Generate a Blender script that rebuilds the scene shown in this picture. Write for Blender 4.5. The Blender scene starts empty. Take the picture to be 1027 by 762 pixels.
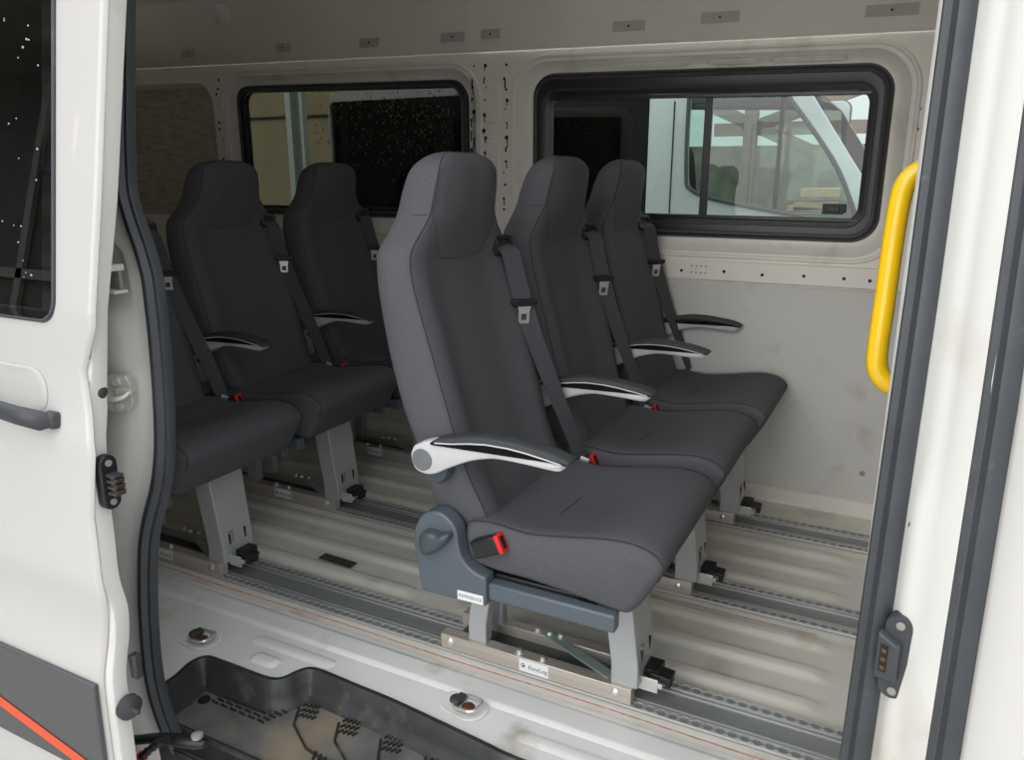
import bpy, bmesh, math, random
from mathutils import Vector, Matrix, Euler
random.seed(7)
C = bpy.context.scene.collection
PI = math.pi

# ------------------------------------------------------------------ materials
def lin(c):
    return tuple(((v/255)/12.92 if v/255 <= .04045 else ((v/255+.055)/1.055)**2.4) for v in c)
def newmat(name):
    m = bpy.data.materials.new(name); m.use_nodes = True
    return m, m.node_tree.nodes, m.node_tree.links, m.node_tree.nodes['Principled BSDF']
def mat(name, rgb, rough=.5, metal=0., var=.06, scale=8., bump=0., bscale=60., coat=0., stretch=None, dirt=None, spec=.5):
    """procedural principled material: noise varied colour, noise bump, optional dirt (rgb, amount, scale)"""
    m, N, L, B = newmat(name)
    col = lin(rgb)
    tc = N.new('ShaderNodeTexCoord'); mp = N.new('ShaderNodeMapping')
    L.new(tc.outputs['Object'], mp.inputs['Vector'])
    if stretch: mp.inputs['Scale'].default_value = stretch
    nz = N.new('ShaderNodeTexNoise'); nz.inputs['Scale'].default_value = scale; nz.inputs['Detail'].default_value = 5
    L.new(mp.outputs['Vector'], nz.inputs['Vector'])
    rp = N.new('ShaderNodeValToRGB')
    rp.color_ramp.elements[0].position = .3; rp.color_ramp.elements[1].position = .7
    rp.color_ramp.elements[0].color = tuple(max(0, v*(1-var)) for v in col)+(1,)
    rp.color_ramp.elements[1].color = tuple(min(1, v*(1+var)) for v in col)+(1,)
    L.new(nz.outputs['Fac'], rp.inputs['Fac'])
    out = rp.outputs['Color']
    if dirt:
        n2 = N.new('ShaderNodeTexNoise'); n2.inputs['Scale'].default_value = dirt[2]; n2.inputs['Detail'].default_value = 8
        L.new(tc.outputs['Object'], n2.inputs['Vector'])
        r2 = N.new('ShaderNodeValToRGB'); r2.color_ramp.elements[0].position = .62-dirt[1]; r2.color_ramp.elements[1].position = .75
        r2.color_ramp.elements[0].color = (0,0,0,1); r2.color_ramp.elements[1].color = (1,1,1,1)
        L.new(n2.outputs['Fac'], r2.inputs['Fac'])
        mx = N.new('ShaderNodeMix'); mx.data_type = 'RGBA'
        L.new(r2.outputs['Color'], mx.inputs['Factor']); L.new(out, mx.inputs[6]); mx.inputs[7].default_value = lin(dirt[0])+(1,)
        out = mx.outputs[2]
    L.new(out, B.inputs['Base Color'])
    B.inputs['Roughness'].default_value = rough; B.inputs['Metallic'].default_value = metal
    B.inputs['Specular IOR Level'].default_value = spec
    if coat: B.inputs['Coat Weight'].default_value = coat; B.inputs['Coat Roughness'].default_value = .08
    if bump:
        nb = N.new('ShaderNodeTexNoise'); nb.inputs['Scale'].default_value = bscale; nb.inputs['Detail'].default_value = 3
        L.new(mp.outputs['Vector'], nb.inputs['Vector'])
        b = N.new('ShaderNodeBump'); b.inputs['Strength'].default_value = bump; b.inputs['Distance'].default_value = .002
        L.new(nb.outputs['Fac'], b.inputs['Height']); L.new(b.outputs['Normal'], B.inputs['Normal'])
    return m
def glass(name, tint, rough=.01, refl=1.0, ior=1.5):
    m, N, L, B = newmat(name)
    N.remove(B); out = N['Material Output']
    tr = N.new('ShaderNodeBsdfTransparent'); tr.inputs['Color'].default_value = tuple(tint)+(1,)
    gl = N.new('ShaderNodeBsdfGlossy'); gl.inputs['Roughness'].default_value = rough
    gl.inputs['Color'].default_value = (refl,refl,refl,1)
    fr = N.new('ShaderNodeFresnel'); fr.inputs['IOR'].default_value = ior
    geo = N.new('ShaderNodeNewGeometry')
    # no reflection off the back faces, so that a solid pane acts once
    mth = N.new('ShaderNodeMath'); mth.operation = 'SUBTRACT'; mth.inputs[0].default_value = 1; L.new(geo.outputs['Backfacing'], mth.inputs[1])
    m2 = N.new('ShaderNodeMath'); m2.operation = 'MULTIPLY'; L.new(fr.outputs['Fac'], m2.inputs[0]); L.new(mth.outputs[0], m2.inputs[1])
    mx = N.new('ShaderNodeMixShader')
    L.new(m2.outputs[0], mx.inputs['Fac']); L.new(tr.outputs[0], mx.inputs[1]); L.new(gl.outputs[0], mx.inputs[2])
    L.new(mx.outputs[0], out.inputs['Surface'])
    return m
def emis(name, rgb, s):
    m, N, L, B = newmat(name)
    B.inputs['Emission Color'].default_value = lin(rgb)+(1,); B.inputs['Emission Strength'].default_value = s
    B.inputs['Base Color'].default_value = lin(rgb)+(1,)
    return m

M = dict(
 white = mat('white_paint', (203,200,196), .32, var=.015, scale=3, coat=.35),
 jamb = mat('door_jamb_paint', (222,220,215), .36, var=.03, scale=6, coat=.25, dirt=((206,201,190),.0,5)),
 wall = mat('interior_white_paint', (242,237,227), .42, var=.03, scale=4, dirt=((218,211,198),.02,7)),
 board = mat('grey_lining_board', (212,210,205), .55, var=.03, scale=5, dirt=((196,193,187),.02,9)),
 upper = mat('upper_grey_lining', (234,229,220), .7, var=.05, scale=3, bump=.25, bscale=25),
 felt = mat('grey_felt', (188,178,167), .95, var=.25, scale=38, bump=.6, bscale=160, stretch=(.35,1,1.6)),
 floor = mat('floor_paint', (226,222,212), .34, var=.05, scale=4, coat=.15, dirt=((190,180,164),.05,5)),
 sill = mat('sill_paint', (234,233,230), .3, var=.03, scale=5, coat=.3, dirt=((190,182,166),.04,7)),
 rubber = mat('black_rubber', (62,65,69), .48, var=.12, scale=14, bump=.2, bscale=60, dirt=((84,87,90),-.06,22)),
 blackpl = mat('black_plastic', (30,31,33), .42, var=.15, scale=30),
 darkgreypl = mat('dark_grey_plastic', (62,64,67), .45, var=.06, scale=30, bump=.15, bscale=400),
 step = mat('step_plastic', (52,53,54), .42, var=.25, scale=22, bump=.35, bscale=60, dirt=((104,98,86),.02,9)),
 stepfloor = mat('dusty_step_plastic', (100,100,98), .6, var=.28, scale=14, bump=.35, bscale=70, dirt=((152,134,106),.12,4.6)),
 tread = mat('tread_ribs', (44,44,44), .5, var=.3, scale=30, dirt=((120,106,86),.0,7)),
 fabric = mat('charcoal_fabric', (88,88,92), .9, var=.10, scale=300, bump=.15, bscale=900, spec=.3),
 seam = mat('seam_thread', (46,46,49), .9, var=.05),
 slate = mat('slate_plastic', (86,95,102), .35, var=.03, scale=20),
 slateknob = mat('slate_knob_plastic', (70,78,84), .3, var=.03, scale=20),
 armwhite = mat('light_grey_plastic', (204,204,204), .38, var=.02, scale=20),
 armpad = mat('armrest_pad', (60,62,64), .68, var=.05, scale=80, bump=.2, bscale=500),
 armmid = mat('armrest_grey_inlay', (112,114,117), .45, var=.03, scale=40),
 leg = mat('grey_powder_coat', (178,180,181), .4, metal=.25, var=.03, scale=18),
 steel = mat('brushed_steel', (206,198,188), .34, metal=.55, var=.12, scale=14, stretch=(.15,6,6), bump=.08, bscale=90),
 zinc = mat('zinc_plate', (182,196,192), .34, metal=.5, var=.1, scale=25),
 striker = mat('striker_zinc', (204,202,190), .34, metal=.4, var=.06, scale=30),
 chrome = mat('bright_metal', (222,221,218), .24, metal=.6, var=.05, scale=30),
 alu = mat('rail_aluminium', (206,206,204), .3, metal=.5, var=.1, scale=12, stretch=(.3,4,4)),
 railmid = mat('rail_centre_grey', (146,149,149), .42, metal=.3, var=.1, scale=16, stretch=(.25,6,6)),
 slot = mat('dark_slot', (140,141,142), .5, metal=.2, var=.1),
 belt = mat('belt_webbing', (72,73,77), .75, var=.15, scale=200, stretch=(1,1,3)),
 red = mat('red_button', (226,38,36), .35, var=.04),
 label = mat('white_label', (232,233,234), .5, var=.02),
 ink = mat('label_ink', (70,72,76), .6, var=.02),
 patch = mat('patch_grey', (188,184,176), .6, var=.04, scale=30),
 foil = mat('grey_sticker', (150,146,140), .5, var=.06, scale=40),
 yellow = mat('yellow_coating', (247,199,14), .32, var=.03, scale=14, coat=.3),
 orange = mat('orange_strip', (236,86,44), .4, var=.03),
 trimgrey = mat('grey_body_film', (78,78,80), .4, var=.04, scale=8, coat=.2),
 rust = mat('rusty_steel', (104,66,48), .7, metal=.4, var=.35, scale=60, bump=.4, bscale=120),
 redline = mat('red_paint_line', (206,156,148), .5, var=.3, scale=60),
 darklabel = mat('dark_label', (66,60,55), .7, var=.5, scale=90),
 mark = mat('dark_marks', (24,22,21), .6, var=.2),
 brass = mat('contact_brass', (120,92,70), .35, metal=.8, var=.15, scale=60),
 frame = mat('window_black_frame', (30,30,31), .36, var=.12, scale=18),
 frame2 = mat('window_inner_frame', (44,41,39), .3, var=.1, scale=18),
 pane = glass('clear_pane', (.84,.90,.87)),
 pane_dark = glass('tinted_pane', (.37,.37,.35)),
 doorglass = glass('door_privacy_glass', (.16,.17,.17), refl=.9, ior=2.0),
 drop = mat('water_drop', (240,244,246), .05, var=.02, spec=1.),
 lightened_asphalt = mat('lightened_asphalt', (180,178,173), .8, var=.2, scale=30, bump=.5, bscale=200),  # asphalt lightened so the ground bounces daylight into the van
 silver = mat('silver_paint', (188,194,198), .3, metal=.25, var=.02, coat=.4),
 lowsilver = mat('silver_paint_lower', (112,117,119), .4, var=.03, coat=.2),
 vanglass = glass('van_side_glass', (.86,.92,.90)),
 vanscreen = glass('van_screen_glass', (.34,.29,.26)),  # brown tint stands in for reflections in the windscreen
 vandark = glass('van_privacy_glass', (.03,.035,.035), refl=.5),
 inside = mat('van_dark_trim', (30,31,32), .8, var=.1),
 shed = mat('yellow_render', (168,160,128), .85, var=.08, scale=5, bump=.3, bscale=60),
 brick = mat('grey_stone', (120,112,104), .9, var=.35, scale=7, bump=.8, bscale=20),
 timber = mat('weathered_timber', (112,98,84), .8, var=.2, scale=8, stretch=(.3,4,4)),
 plank = mat('pale_planks', (176,142,108), .75, var=.15, scale=10, stretch=(.4,4,4)),
 darkshed = mat('dark_shed', (96,94,88), .8, var=.2, scale=2),
 lamp = emis('strip_lamp', (255,240,205), 6),
 tyre = mat('tyre_rubber', (28,28,29), .8, var=.1),
)

_b = M['drop'].node_tree.nodes['Principled BSDF']; _b.inputs['Transmission Weight'].default_value = .6; _b.inputs['IOR'].default_value = 1.33
# ------------------------------------------------------------------ mesh helpers
def catmull(pts, sub=6, closed=False):
    P = [Vector(p) for p in pts]; n = len(P); out = []
    rng = n if closed else n-1
    for i in range(rng):
        p1, p2 = P[i], P[(i+1) % n]
        p0 = P[(i-1) % n] if (closed or i > 0) else p1*2-p2
        p3 = P[(i+2) % n] if (closed or i+2 < n) else p2*2-p1
        for k in range(sub):
            t = k/sub
            out.append(.5*((2*p1)+(-p0+p2)*t+(2*p0-5*p1+4*p2-p3)*t*t+(-p0+3*p1-3*p2+p3)*t**3))
    if not closed: out.append(P[-1].copy())
    return out
def interp(x, xs, ys):
    if x <= xs[0]: return ys[0]
    for i in range(len(xs)-1):
        if x <= xs[i+1]:
            t = (x-xs[i])/(xs[i+1]-xs[i]); return ys[i]*(1-t)+ys[i+1]*t
    return ys[-1]
def rrect(x0, z0, x1, z1, r, n=7):
    out = []
    for cx, cz, a in ((x1-r, z1-r, 0), (x0+r, z1-r, 90), (x0+r, z0+r, 180), (x1-r, z0+r, 270)):
        for k in range(n+1):
            t = math.radians(a+90*k/n); out.append((cx+r*math.cos(t), cz+r*math.sin(t)))
    return out

class MB:
    def __init__(s): s.v = []; s.f = []
    def add(s, vs, fs):
        o = len(s.v); s.v += [Vector(v) for v in vs]; s.f += [[i+o for i in f] for f in fs]; return s
    def box(s, c, d, rot=None):
        c = Vector(c); h = Vector(d)/2; R = Euler(rot).to_matrix() if rot else Matrix.Identity(3)
        vs = [c+R@Vector((h.x*a, h.y*b, h.z*e)) for a in (-1,1) for b in (-1,1) for e in (-1,1)]
        return s.add(vs, [(0,1,3,2),(4,6,7,5),(0,4,5,1),(2,3,7,6),(0,2,6,4),(1,5,7,3)])
    def prism(s, poly, y0, y1, axis='y'):
        n = len(poly)
        def mk(p, h): return (p[0], h, p[1]) if axis == 'y' else ((p[0], p[1], h) if axis == 'z' else (h, p[0], p[1]))
        vs = [mk(p, y0) for p in poly]+[mk(p, y1) for p in poly]
        fs = [list(range(n)), list(range(2*n-1, n-1, -1))]+[(i, (i+1) % n+0, (i+1) % n+n, i+n) for i in range(n)]
        return s.add(vs, fs)
    def loft(s, rings, closed=True, cap0=True, cap1=True):
        n = len(rings[0]); vs = [p for r in rings for p in r]; fs = []
        for j in range(len(rings)-1):
            for i in range(n if closed else n-1):
                a = j*n+i; b = j*n+(i+1) % n
                fs.append((a, b, b+n, a+n))
        if cap0: fs.append(list(range(n))[::-1])
        if cap1: fs.append([(len(rings)-1)*n+i for i in range(n)])
        return s.add(vs, fs)
    def tube(s, path, r, n=10, closed=False, caps=True, prof=None):
        P = [Vector(p) for p in path]; m = len(P); rings = []; prev = None
        for i in range(m):
            a = P[(i-1) % m] if (closed or i > 0) else P[i]; b = P[(i+1) % m] if (closed or i < m-1) else P[i]
            t = (b-a).normalized()
            if prev is None:
                u = t.orthogonal().normalized()
            else:
                u = (prev-t*prev.dot(t)).normalized()
            prev = u; w = t.cross(u); rr = r[i] if isinstance(r, (list, tuple)) else r
            rings.append([P[i]+u*rr*math.cos(2*PI*k/n)+w*rr*math.sin(2*PI*k/n) for k in range(n)])
        if closed: rings.append(rings[0])
        return s.loft(rings, True, caps and not closed, caps and not closed)
    def ribbon(s, path, widthdir, w, th, nrm):
        """flat strip: path points, per point width direction and normal"""
        rings = []
        for p, d, nn in zip(path, widthdir, nrm):
            p = Vector(p); d = Vector(d).normalized()*w/2; nn = Vector(nn).normalized()*th/2
            rings.append([p-d-nn, p+d-nn, p+d+nn, p-d+nn])
        return s.loft(rings)
    def lathe(s, prof, c, axis, n=20):
        """prof: (radius, height) along axis from c"""
        c = Vector(c); a = Vector(axis).normalized(); u = a.orthogonal().normalized(); w = a.cross(u)
        rings = [[c+a*h+(u*math.cos(2*PI*k/n)+w*math.sin(2*PI*k/n))*max(r, 1e-5) for k in range(n)] for r, h in prof]
        return s.loft(rings)
    def plate(s, outer, holes, y0, y1, fy=None, zaxis=False):
        """flat plate with holes, filled by a 2D curve. (x,z) polygons, from y0 to y1"""
        cu = bpy.data.curves.new('tmp', 'CURVE'); cu.dimensions = '2D'; cu.fill_mode = 'BOTH'; cu.extrude = abs(y1-y0)/2
        for poly in [outer]+list(holes):
            sp = cu.splines.new('POLY'); sp.points.add(len(poly)-1); sp.use_cyclic_u = True
            for q, p in zip(sp.points, poly): q.co = (p[0], p[1], 0, 1)
        ob = bpy.data.objects.new('tmp', cu); C.objects.link(ob)
        dg = bpy.context.evaluated_depsgraph_get(); me = bpy.data.meshes.new_from_object(ob.evaluated_get(dg))
        mid = (y0+y1)/2
        vs = [((v.co.x, v.co.y, mid+v.co.z) if zaxis else (v.co.x, mid+v.co.z, v.co.y)) for v in me.vertices]; fs = [list(p.vertices) for p in me.polygons]
        bpy.data.objects.remove(ob); bpy.data.curves.remove(cu); bpy.data.meshes.remove(me)
        return s.add(vs, fs)
    def build(s, name, m, parent=None, bevel=0., seg=2, smooth=40, label=None, weld=True):
        me = bpy.data.meshes.new(name); me.from_pydata([tuple(v) for v in s.v], [], s.f); me.validate()
        bm = bmesh.new(); bm.from_mesh(me)
        if weld: bmesh.ops.remove_doubles(bm, verts=bm.verts, dist=1e-5)
        bmesh.ops.recalc_face_normals(bm, faces=bm.faces)
        for f in bm.faces: f.smooth = smooth > 0
        if smooth > 0:
            for e in bm.edges:
                if len(e.link_faces) == 2 and e.calc_face_angle(0) > math.radians(smooth): e.smooth = False
        bm.to_mesh(me); bm.free()
        me.materials.append(M[m] if isinstance(m, str) else m)
        o = bpy.data.objects.new(name, me); C.objects.link(o)
        if parent: o.parent = parent
        if bevel:
            b = o.modifiers.new('bevel', 'BEVEL'); b.width = bevel; b.segments = seg; b.limit_method = 'ANGLE'; b.angle_limit = math.radians(35)
            b.harden_normals = False
        if label: o['label'] = label
        return o
def tag(o, label, cat, group=None):
    o['label'] = label; o['category'] = cat
    if group: o['group'] = group
    return o
def thing(name, label, cat, loc=(0,0,0), group=None):
    o = bpy.data.objects.new(name, None); C.objects.link(o); o.location = loc; o.empty_display_size = .1
    return tag(o, label, cat, group)
def struct(o): o['kind'] = 'structure'; return o
def kids(o): return [c for c in bpy.data.objects if c.parent == o]
def copy_tree(o, parent=None):
    c = o.copy(); C.objects.link(c)
    if parent: c.parent = parent
    for ch in kids(o): copy_tree(ch, c)
    return c
def text_mesh(txt, size, th=.0004):
    cu = bpy.data.curves.new('tmp', 'FONT'); cu.body = txt; cu.size = size; cu.extrude = th; cu.align_x = 'CENTER'; cu.align_y = 'CENTER'
    ob = bpy.data.objects.new('tmp', cu); C.objects.link(ob)
    dg = bpy.context.evaluated_depsgraph_get(); me = bpy.data.meshes.new_from_object(ob.evaluated_get(dg))
    vs = [tuple(v.co) for v in me.vertices]; fs = [list(p.vertices) for p in me.polygons]
    bpy.data.objects.remove(ob); bpy.data.curves.remove(cu); bpy.data.meshes.remove(me)
    return vs, fs
def text_on(mb, txt, size, fn, slant=0.):
    vs, fs = text_mesh(txt, size); mb.add([fn(x+slant*y, y, z) for x, y, z in vs], fs); return mb

# ------------------------------------------------------------------ van section: Y of the door side skin over height
def Ys(z): return interp(z, [-.3,.4,.9,1.6,1.95], [.93,.93,.96,1.07,1.16])
YW = 2.79      # far side wall
# the far wall stands 9 cm beyond where its openings were first measured, and its top rises towards the rear
def FW(mb):
    out = []
    for v in mb.v:
        x = v.x*1.033; z = v.z*1.033-.037
        if z > .9: z += -.026*(x+1.1)*min(1, (z-.9)/.55)
        out.append(Vector((x, v.y, z)))
    mb.v = out; return mb
XR, XF = -3.7, .75     # rear wall, added unseen partition

# ------------------------------------------------------------------ seat
X0, YC = -.68, 1.465          # base point of the front row seat nearest the door
def rel(x, y, z): return Vector((x-X0, y-YC, z))
ZS = [.40,.465,.544,.646,.764,.874,.935,.975,1.01,1.045,1.09,1.13,1.152,1.164,1.168]
XFR= [-.70,-.724,-.757,-.788,-.822,-.856,-.872,-.876,-.874,-.868,-.860,-.855,-.860,-.870,-.880]
XRE= [-.84,-.856,-.872,-.910,-.940,-.960,-.967,-.968,-.965,-.960,-.950,-.936,-.920,-.908,-.896]
HW = [.185,.198,.207,.214,.217,.216,.213,.203,.168,.142,.134,.125,.105,.072,.03]
DN = [.012,.014,.020,.024,.024,.020,.014,.006,-.004,-.010,-.012,-.008,-.004,-.002,0]
def sec(z):
    return [interp(z, ZS_, a) for a in (XFR_, XRE_, HW_, DN_)]
sp = catmull([(z, a, b) for z, a, b in zip(ZS, XFR, XRE)], 5); sp2 = catmull([(z, a, b) for z, a, b in zip(ZS, HW, DN)], 5)
ZS_ = [p[0] for p in sp]; XFR_ = [p[1] for p in sp]; XRE_ = [p[2] for p in sp]; HW_ = [max(.004, p[1]) for p in sp2]; DN_ = [p[2] for p in sp2]
def half_profile(z):
    f, r, w, d = sec(z); th = f-r
    pts = [(0, f-d), (.36, f-d), (.58, f-d*.55), (.76, f+.001), (.90, f-.003), (.965, f-.010), (1.0, f-.026),
           (1.012, f-th*.5), (1.0, r+min(.03, th*.3)), (.955, r+.008), (.86, r), (.45, r-.004), (0, r-.005)]
    return [(a*w, b) for a, b in pts]
def ring(z):
    hp = half_profile(z)
    full = [(y, x) for y, x in hp]+[(-y, x) for y, x in hp[-2:0:-1]]
    sm = catmull([(y, x, 0) for y, x in full], 3, True)
    return [rel(p[1], YC+p[0], z) for p in sm]
def front_x(y, z, lift=0.):
    hp = half_profile(z)[:8]; ys = [p[0] for p in hp]; xs = [p[1] for p in hp]
    sm = catmull([(a, b, 0) for a, b in zip(ys, xs)], 4)
    return interp(abs(y), [p[0] for p in sm], [p[1] for p in sm])+lift

def make_seat():
    root = thing('passenger_seat', 'x', 'seat', (X0, YC, 0))
    # backrest
    mb = MB(); rings = [ring(z) for z in ZS_]
    mb.loft(rings); back = mb.build('backrest', 'fabric', root, smooth=80)
    sm = MB()
    for sgn in (1, -1):           # outer seam between front panel and side gusset
        path = []
        for z in ZS_[2:-6]:
            y = sec(z)[2]*.955*sgn; path.append(rel(front_x(y, z, .0008), YC+y, z))
        # over the top of the head
        sm.tube(path, .0010, 6)
        # short cross seam of the gusset at the neck
        f, r, w, d = sec(1.045); path = []
        for k in range(9):
            t = k/8; q = half_profile(1.045); yy = interp(f-.012-t*(f-r-.03), [p_[0] for p_ in sorted((b, a) for a, b in q[5:10])], [p_[1] for p_ in sorted((b, a) for a, b in q[5:10])])
            path.append(rel(f-.012-t*(f-r-.03), YC+sgn*(yy+.0012), 1.045-.006*t))
        sm.tube(path, .0009, 6)
    zt = ZS_[-7]
    path = []
    ends = sec(zt)
    for k in range(15):
        u = -1+2*k/14; y = u*ends[2]*.955; z = zt+(1.1665-zt)*math.sqrt(max(0, 1-u*u))
        path.append(rel(front_x(min(abs(y), sec(z)[2]*.955), z, .0012), YC+y, z))
    sm.tube(path, .0010, 6)
    sm.build('piping', 'seam', back)
    # headrest panel (shield shaped insert)
    hp = MB(); rows = []; nz, ny = 16, 16
    for j in range(nz+1):
        z = .953+(1.160-.953)*j/nz
        hw = interp(z, [.953,.965,1.045,1.09,1.13,1.15,1.16], [.088,.094,.135,.128,.118,.092,.066])
        hw = min(hw, sec(z)[2]*.93)
        row = []
        for i in range(ny+1):
            u = -1+2*i/ny; y = u*hw; zz = z-(.006*(1-u*u) if j == 0 else 0)
            edge = min(1, min(1-abs(u), j/nz*2, (nz-j)/nz*2)*7)
            row.append(rel(front_x(y, zz, -.0008+.0036*edge), YC+y, zz))
        rows.append(row)
    hp.loft(rows, closed=False, cap0=False, cap1=False)
    head = hp.build('headrest_panel', 'fabric', root, smooth=80)
    sm = MB()
    edge = [rows[j][0] for j in range(nz-2, 0, -1)]+rows[0]+[rows[j][-1] for j in range(1, nz-1)]
    sm.tube([p+Vector((.0006,0,0)) for p in edge], .0009, 6); sm.build('piping', 'seam', head)
    # cushion
    prof = [(-.75,.352),(-.765,.40),(-.752,.436),(-.70,.446),(-.625,.440),(-.55,.449),(-.46,.464),(-.405,.466),(-.366,.456),(-.345,.436),(-.347,.412),(-.375,.362),(-.397,.328),(-.42,.316),(-.50,.324),(-.62,.335),(-.70,.338)]
    pc = catmull([(a, b, 0) for a, b in prof], 4, True); cx = -.56; cz = .395
    mb = MB(); rings = []
    for u in (-1.0,-.992,-.975,-.95,-.9,-.8,-.6,-.3,0,.3,.6,.8,.9,.95,.975,.992,1.0):
        a = abs(u); ins = .020*max(0, (a-.9)/.1)**2.6
        dip = .010*math.cos(min(1, a/.85)*PI/2)
        rg = []
        for p in pc:
            dx, dz = p[0]-cx, p[1]-cz
            L_ = math.hypot(dx/.2, dz/.07)+1e-6
            x = p[0]-ins*dx/.2/L_; z = p[1]-ins*.8*dz/.07/L_
            if z > .43: z -= dip*min(1, max(0, (-.40-p[0])/.1))
            if z > .43: z += .006*math.cos(a*PI/2)*max(0, min(1, (p[0]+.5)/.08))
            rg.append(rel(x, YC+u*.215, z))
        rings.append(rg)
    mb.loft(rings); cush = mb.build('seat_cushion', 'fabric', root, smooth=70)
    sm = MB()
    for sgn in (-1, 1):
        path = []
        for p in pc[8:42]:
            dx, dz = p[0]-cx, p[1]-cz; L_ = math.hypot(dx/.2, dz/.07)+1e-6
            path.append(rel(p[0]-.0015*dx/.2/L_, YC+sgn*.2085, p[1]-.0008))
        sm.tube(path, .0010, 6)
    # stitched line on top of the cushion
    def topz(x):
        t = [(p[0], p[1]) for p in pc if p[1] > .43]; t.sort(); return interp(x, [q[0] for q in t], [q[1] for q in t])
    path = [rel(-.606+.001*k, YC-.18+.0225*k, topz(-.60)-.0062-.0004*k) for k in range(10)]
    sm.tube(path, .0010, 6)
    sm.build('piping', 'seam', cush)
    # recliner cover with knob, near side
    pts = [(-.700,.272),(-.853,.268),(-.868,.37),(-.866,.405),(-.852,.437),(-.828,.455),(-.800,.457),(-.777,.444),(-.764,.424),(-.760,.395),(-.752,.368),(-.735,.350),(-.712,.340),(-.697,.338)]
    pp = catmull([(a, b, 0) for a, b in pts[2:]], 3)
    poly = [(-.697,.272),(-.853,.268)]+[(p[0], p[1]) for p in pp]
    mb = MB(); mb.prism([(x-X0, z) for x, z in poly], 1.224-YC, 1.262-YC)
    cov = mb.build('side_cover', 'slate', root, bevel=.005, seg=3)
    kn = MB()
    kp = [(-.846,.378),(-.842,.408),(-.822,.420),(-.795,.418),(-.775,.424),(-.772,.414),(-.784,.396),(-.806,.376),(-.832,.362)]
    kq = catmull([(a, b, 0) for a, b in kp], 3, True); kc = (-.815,.396)
    rings = [[rel(kc[0]+(p[0]-kc[0])*s_, y, kc[1]+(p[1]-kc[1])*s_) for p in kq] for s_, y in ((1,1.226),(1.0,1.214),(.96,1.207),(.85,1.202),(.5,1.1995))]
    kn.loft(rings); kn.build('recliner_knob', 'slateknob', cov, smooth=50)
    lb = MB(); lb.box((-.733-X0, 1.2235-YC, .285), (.060, .002, .020), (0, -.02, 0)); lbo = lb.build('label', 'label', cov, label='white label')
    tx = MB(); text_on(tx, 'REFERENCE', .0105, lambda x, y, z: rel(-.733+x, 1.2222, .2845+y)); tx.build('lettering', 'ink', lbo, smooth=0)
    # side beam and under-frame
    mb = MB(); mb.box((-.562-X0, 1.249-YC, .302), (.272, .030, .038)); mb.build('side_beam', 'slate', root, bevel=.005, seg=3)
    mb = MB(); mb.box((-.562-X0, 1.679-YC, .302), (.272, .026, .038)); mb.build('side_beam', 'slate', root, bevel=.005, seg=3)
    mb = MB()
    for x in (-.72, -.49): mb.box((x-X0, 0, .305), (.04, .42, .034))
    mb.box((-.80-X0, 0, .33), (.06, .40, .05)); mb.box((-.63-X0, 0, .322), (.24, .40, .012))
    mb.build('under_frame', 'blackpl', root, bevel=.003)
    # armrest on the door side of the backrest
    body = [(-.861,.573),(-.855,.594),(-.839,.605),(-.807,.615),(-.765,.613),(-.725,.619),(-.688,.6235),(-.640,.6235),(-.600,.620),(-.560,.615),(-.526,.610),(-.532,.600),(-.548,.5965),(-.604,.599),(-.660,.600),(-.692,.595),(-.728,.584),(-.772,.563),(-.805,.545),(-.830,.541),(-.852,.549)]
    bq = catmull([(a, b, 0) for a, b in body], 3, True)
    def blob(q, ys, mx):
        cx_ = sum(p[0] for p in q)/len(q); cz_ = sum(p[1] for p in q)/len(q)
        # shrink perpendicular to outline
        rings = []
        n = len(q)
        for y, ins in ys:
            rg = []
            for i, p in enumerate(q):
                t = (q[(i+1) % n]-q[i-1]).normalized(); nr = Vector((t.y, -t.x, 0))
                rg.append(rel(p.x+nr.x*ins*mx, y, p.y+nr.y*ins*mx))
            rings.append(rg)
        return rings
    area = sum(bq[i][0]*bq[(i+1) % len(bq)][1]-bq[(i+1) % len(bq)][0]*bq[i][1] for i in range(len(bq)))
    mx = -1 if area > 0 else 1
    mb = MB(); mb.loft(blob(bq, ((1.212,.004),(1.2135,.0015),(1.217,0),(1.240,0),(1.2435,.0015),(1.245,.004)), mx)); arm = mb.build('armrest', 'armwhite', root, smooth=45)
    pad = [(-.812,.607),(-.800,.619),(-.762,.628),(-.722,.6365),(-.685,.6405),(-.640,.6405),(-.607,.638),(-.560,.632),(-.530,.625),(-.515,.618),(-.520,.611),(-.545,.6135),(-.604,.6205),(-.645,.6235),(-.690,.6235),(-.730,.619),(-.768,.612)]
    pq = catmull([(a, b, 0) for a, b in pad], 3, True)
    mb = MB(); mb.loft(blob(pq, ((1.2085,.005),(1.2095,.002),(1.2125,0),(1.245,0),(1.248,.002),(1.249,.005)), mx)); mb.build('arm_pad', 'armpad', arm, smooth=45)
    st = MB(); st.tube([rel(a, 1.2088, b) for a, b in [(-.80,.6125),(-.762,.6165),(-.722,.6235),(-.685,.6275),(-.640,.6275),(-.604,.6245),(-.56,.6185),(-.53,.6135)]], .0016, 6); st.build('inlay_strip', 'armwhite', arm)
    mb = MB(); mb.lathe([(.0, -.001),(.0215,0),(.0225,.001),(.0225,.010),(0,.010)], rel(-.8325,1.2085,.572), (0,1,0), 28); mb.build('pivot_cap', 'armmid', arm)
    mb = MB(); mb.lathe([(0,0),(.030,0),(.034,.006),(.034,.025),(0,.025)], rel(-.818,1.232,.550), (0,1,0), 28); mb.build('pivot_hub', 'slateknob', arm)
    # belt: guide, webbing, tongue
    gx = front_x(.160, .962)
    GR = Vector((.80,-.52,.30)).to_track_quat('Z','Y').to_matrix(); gc = rel(gx+.010, YC+.158, .963)
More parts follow.
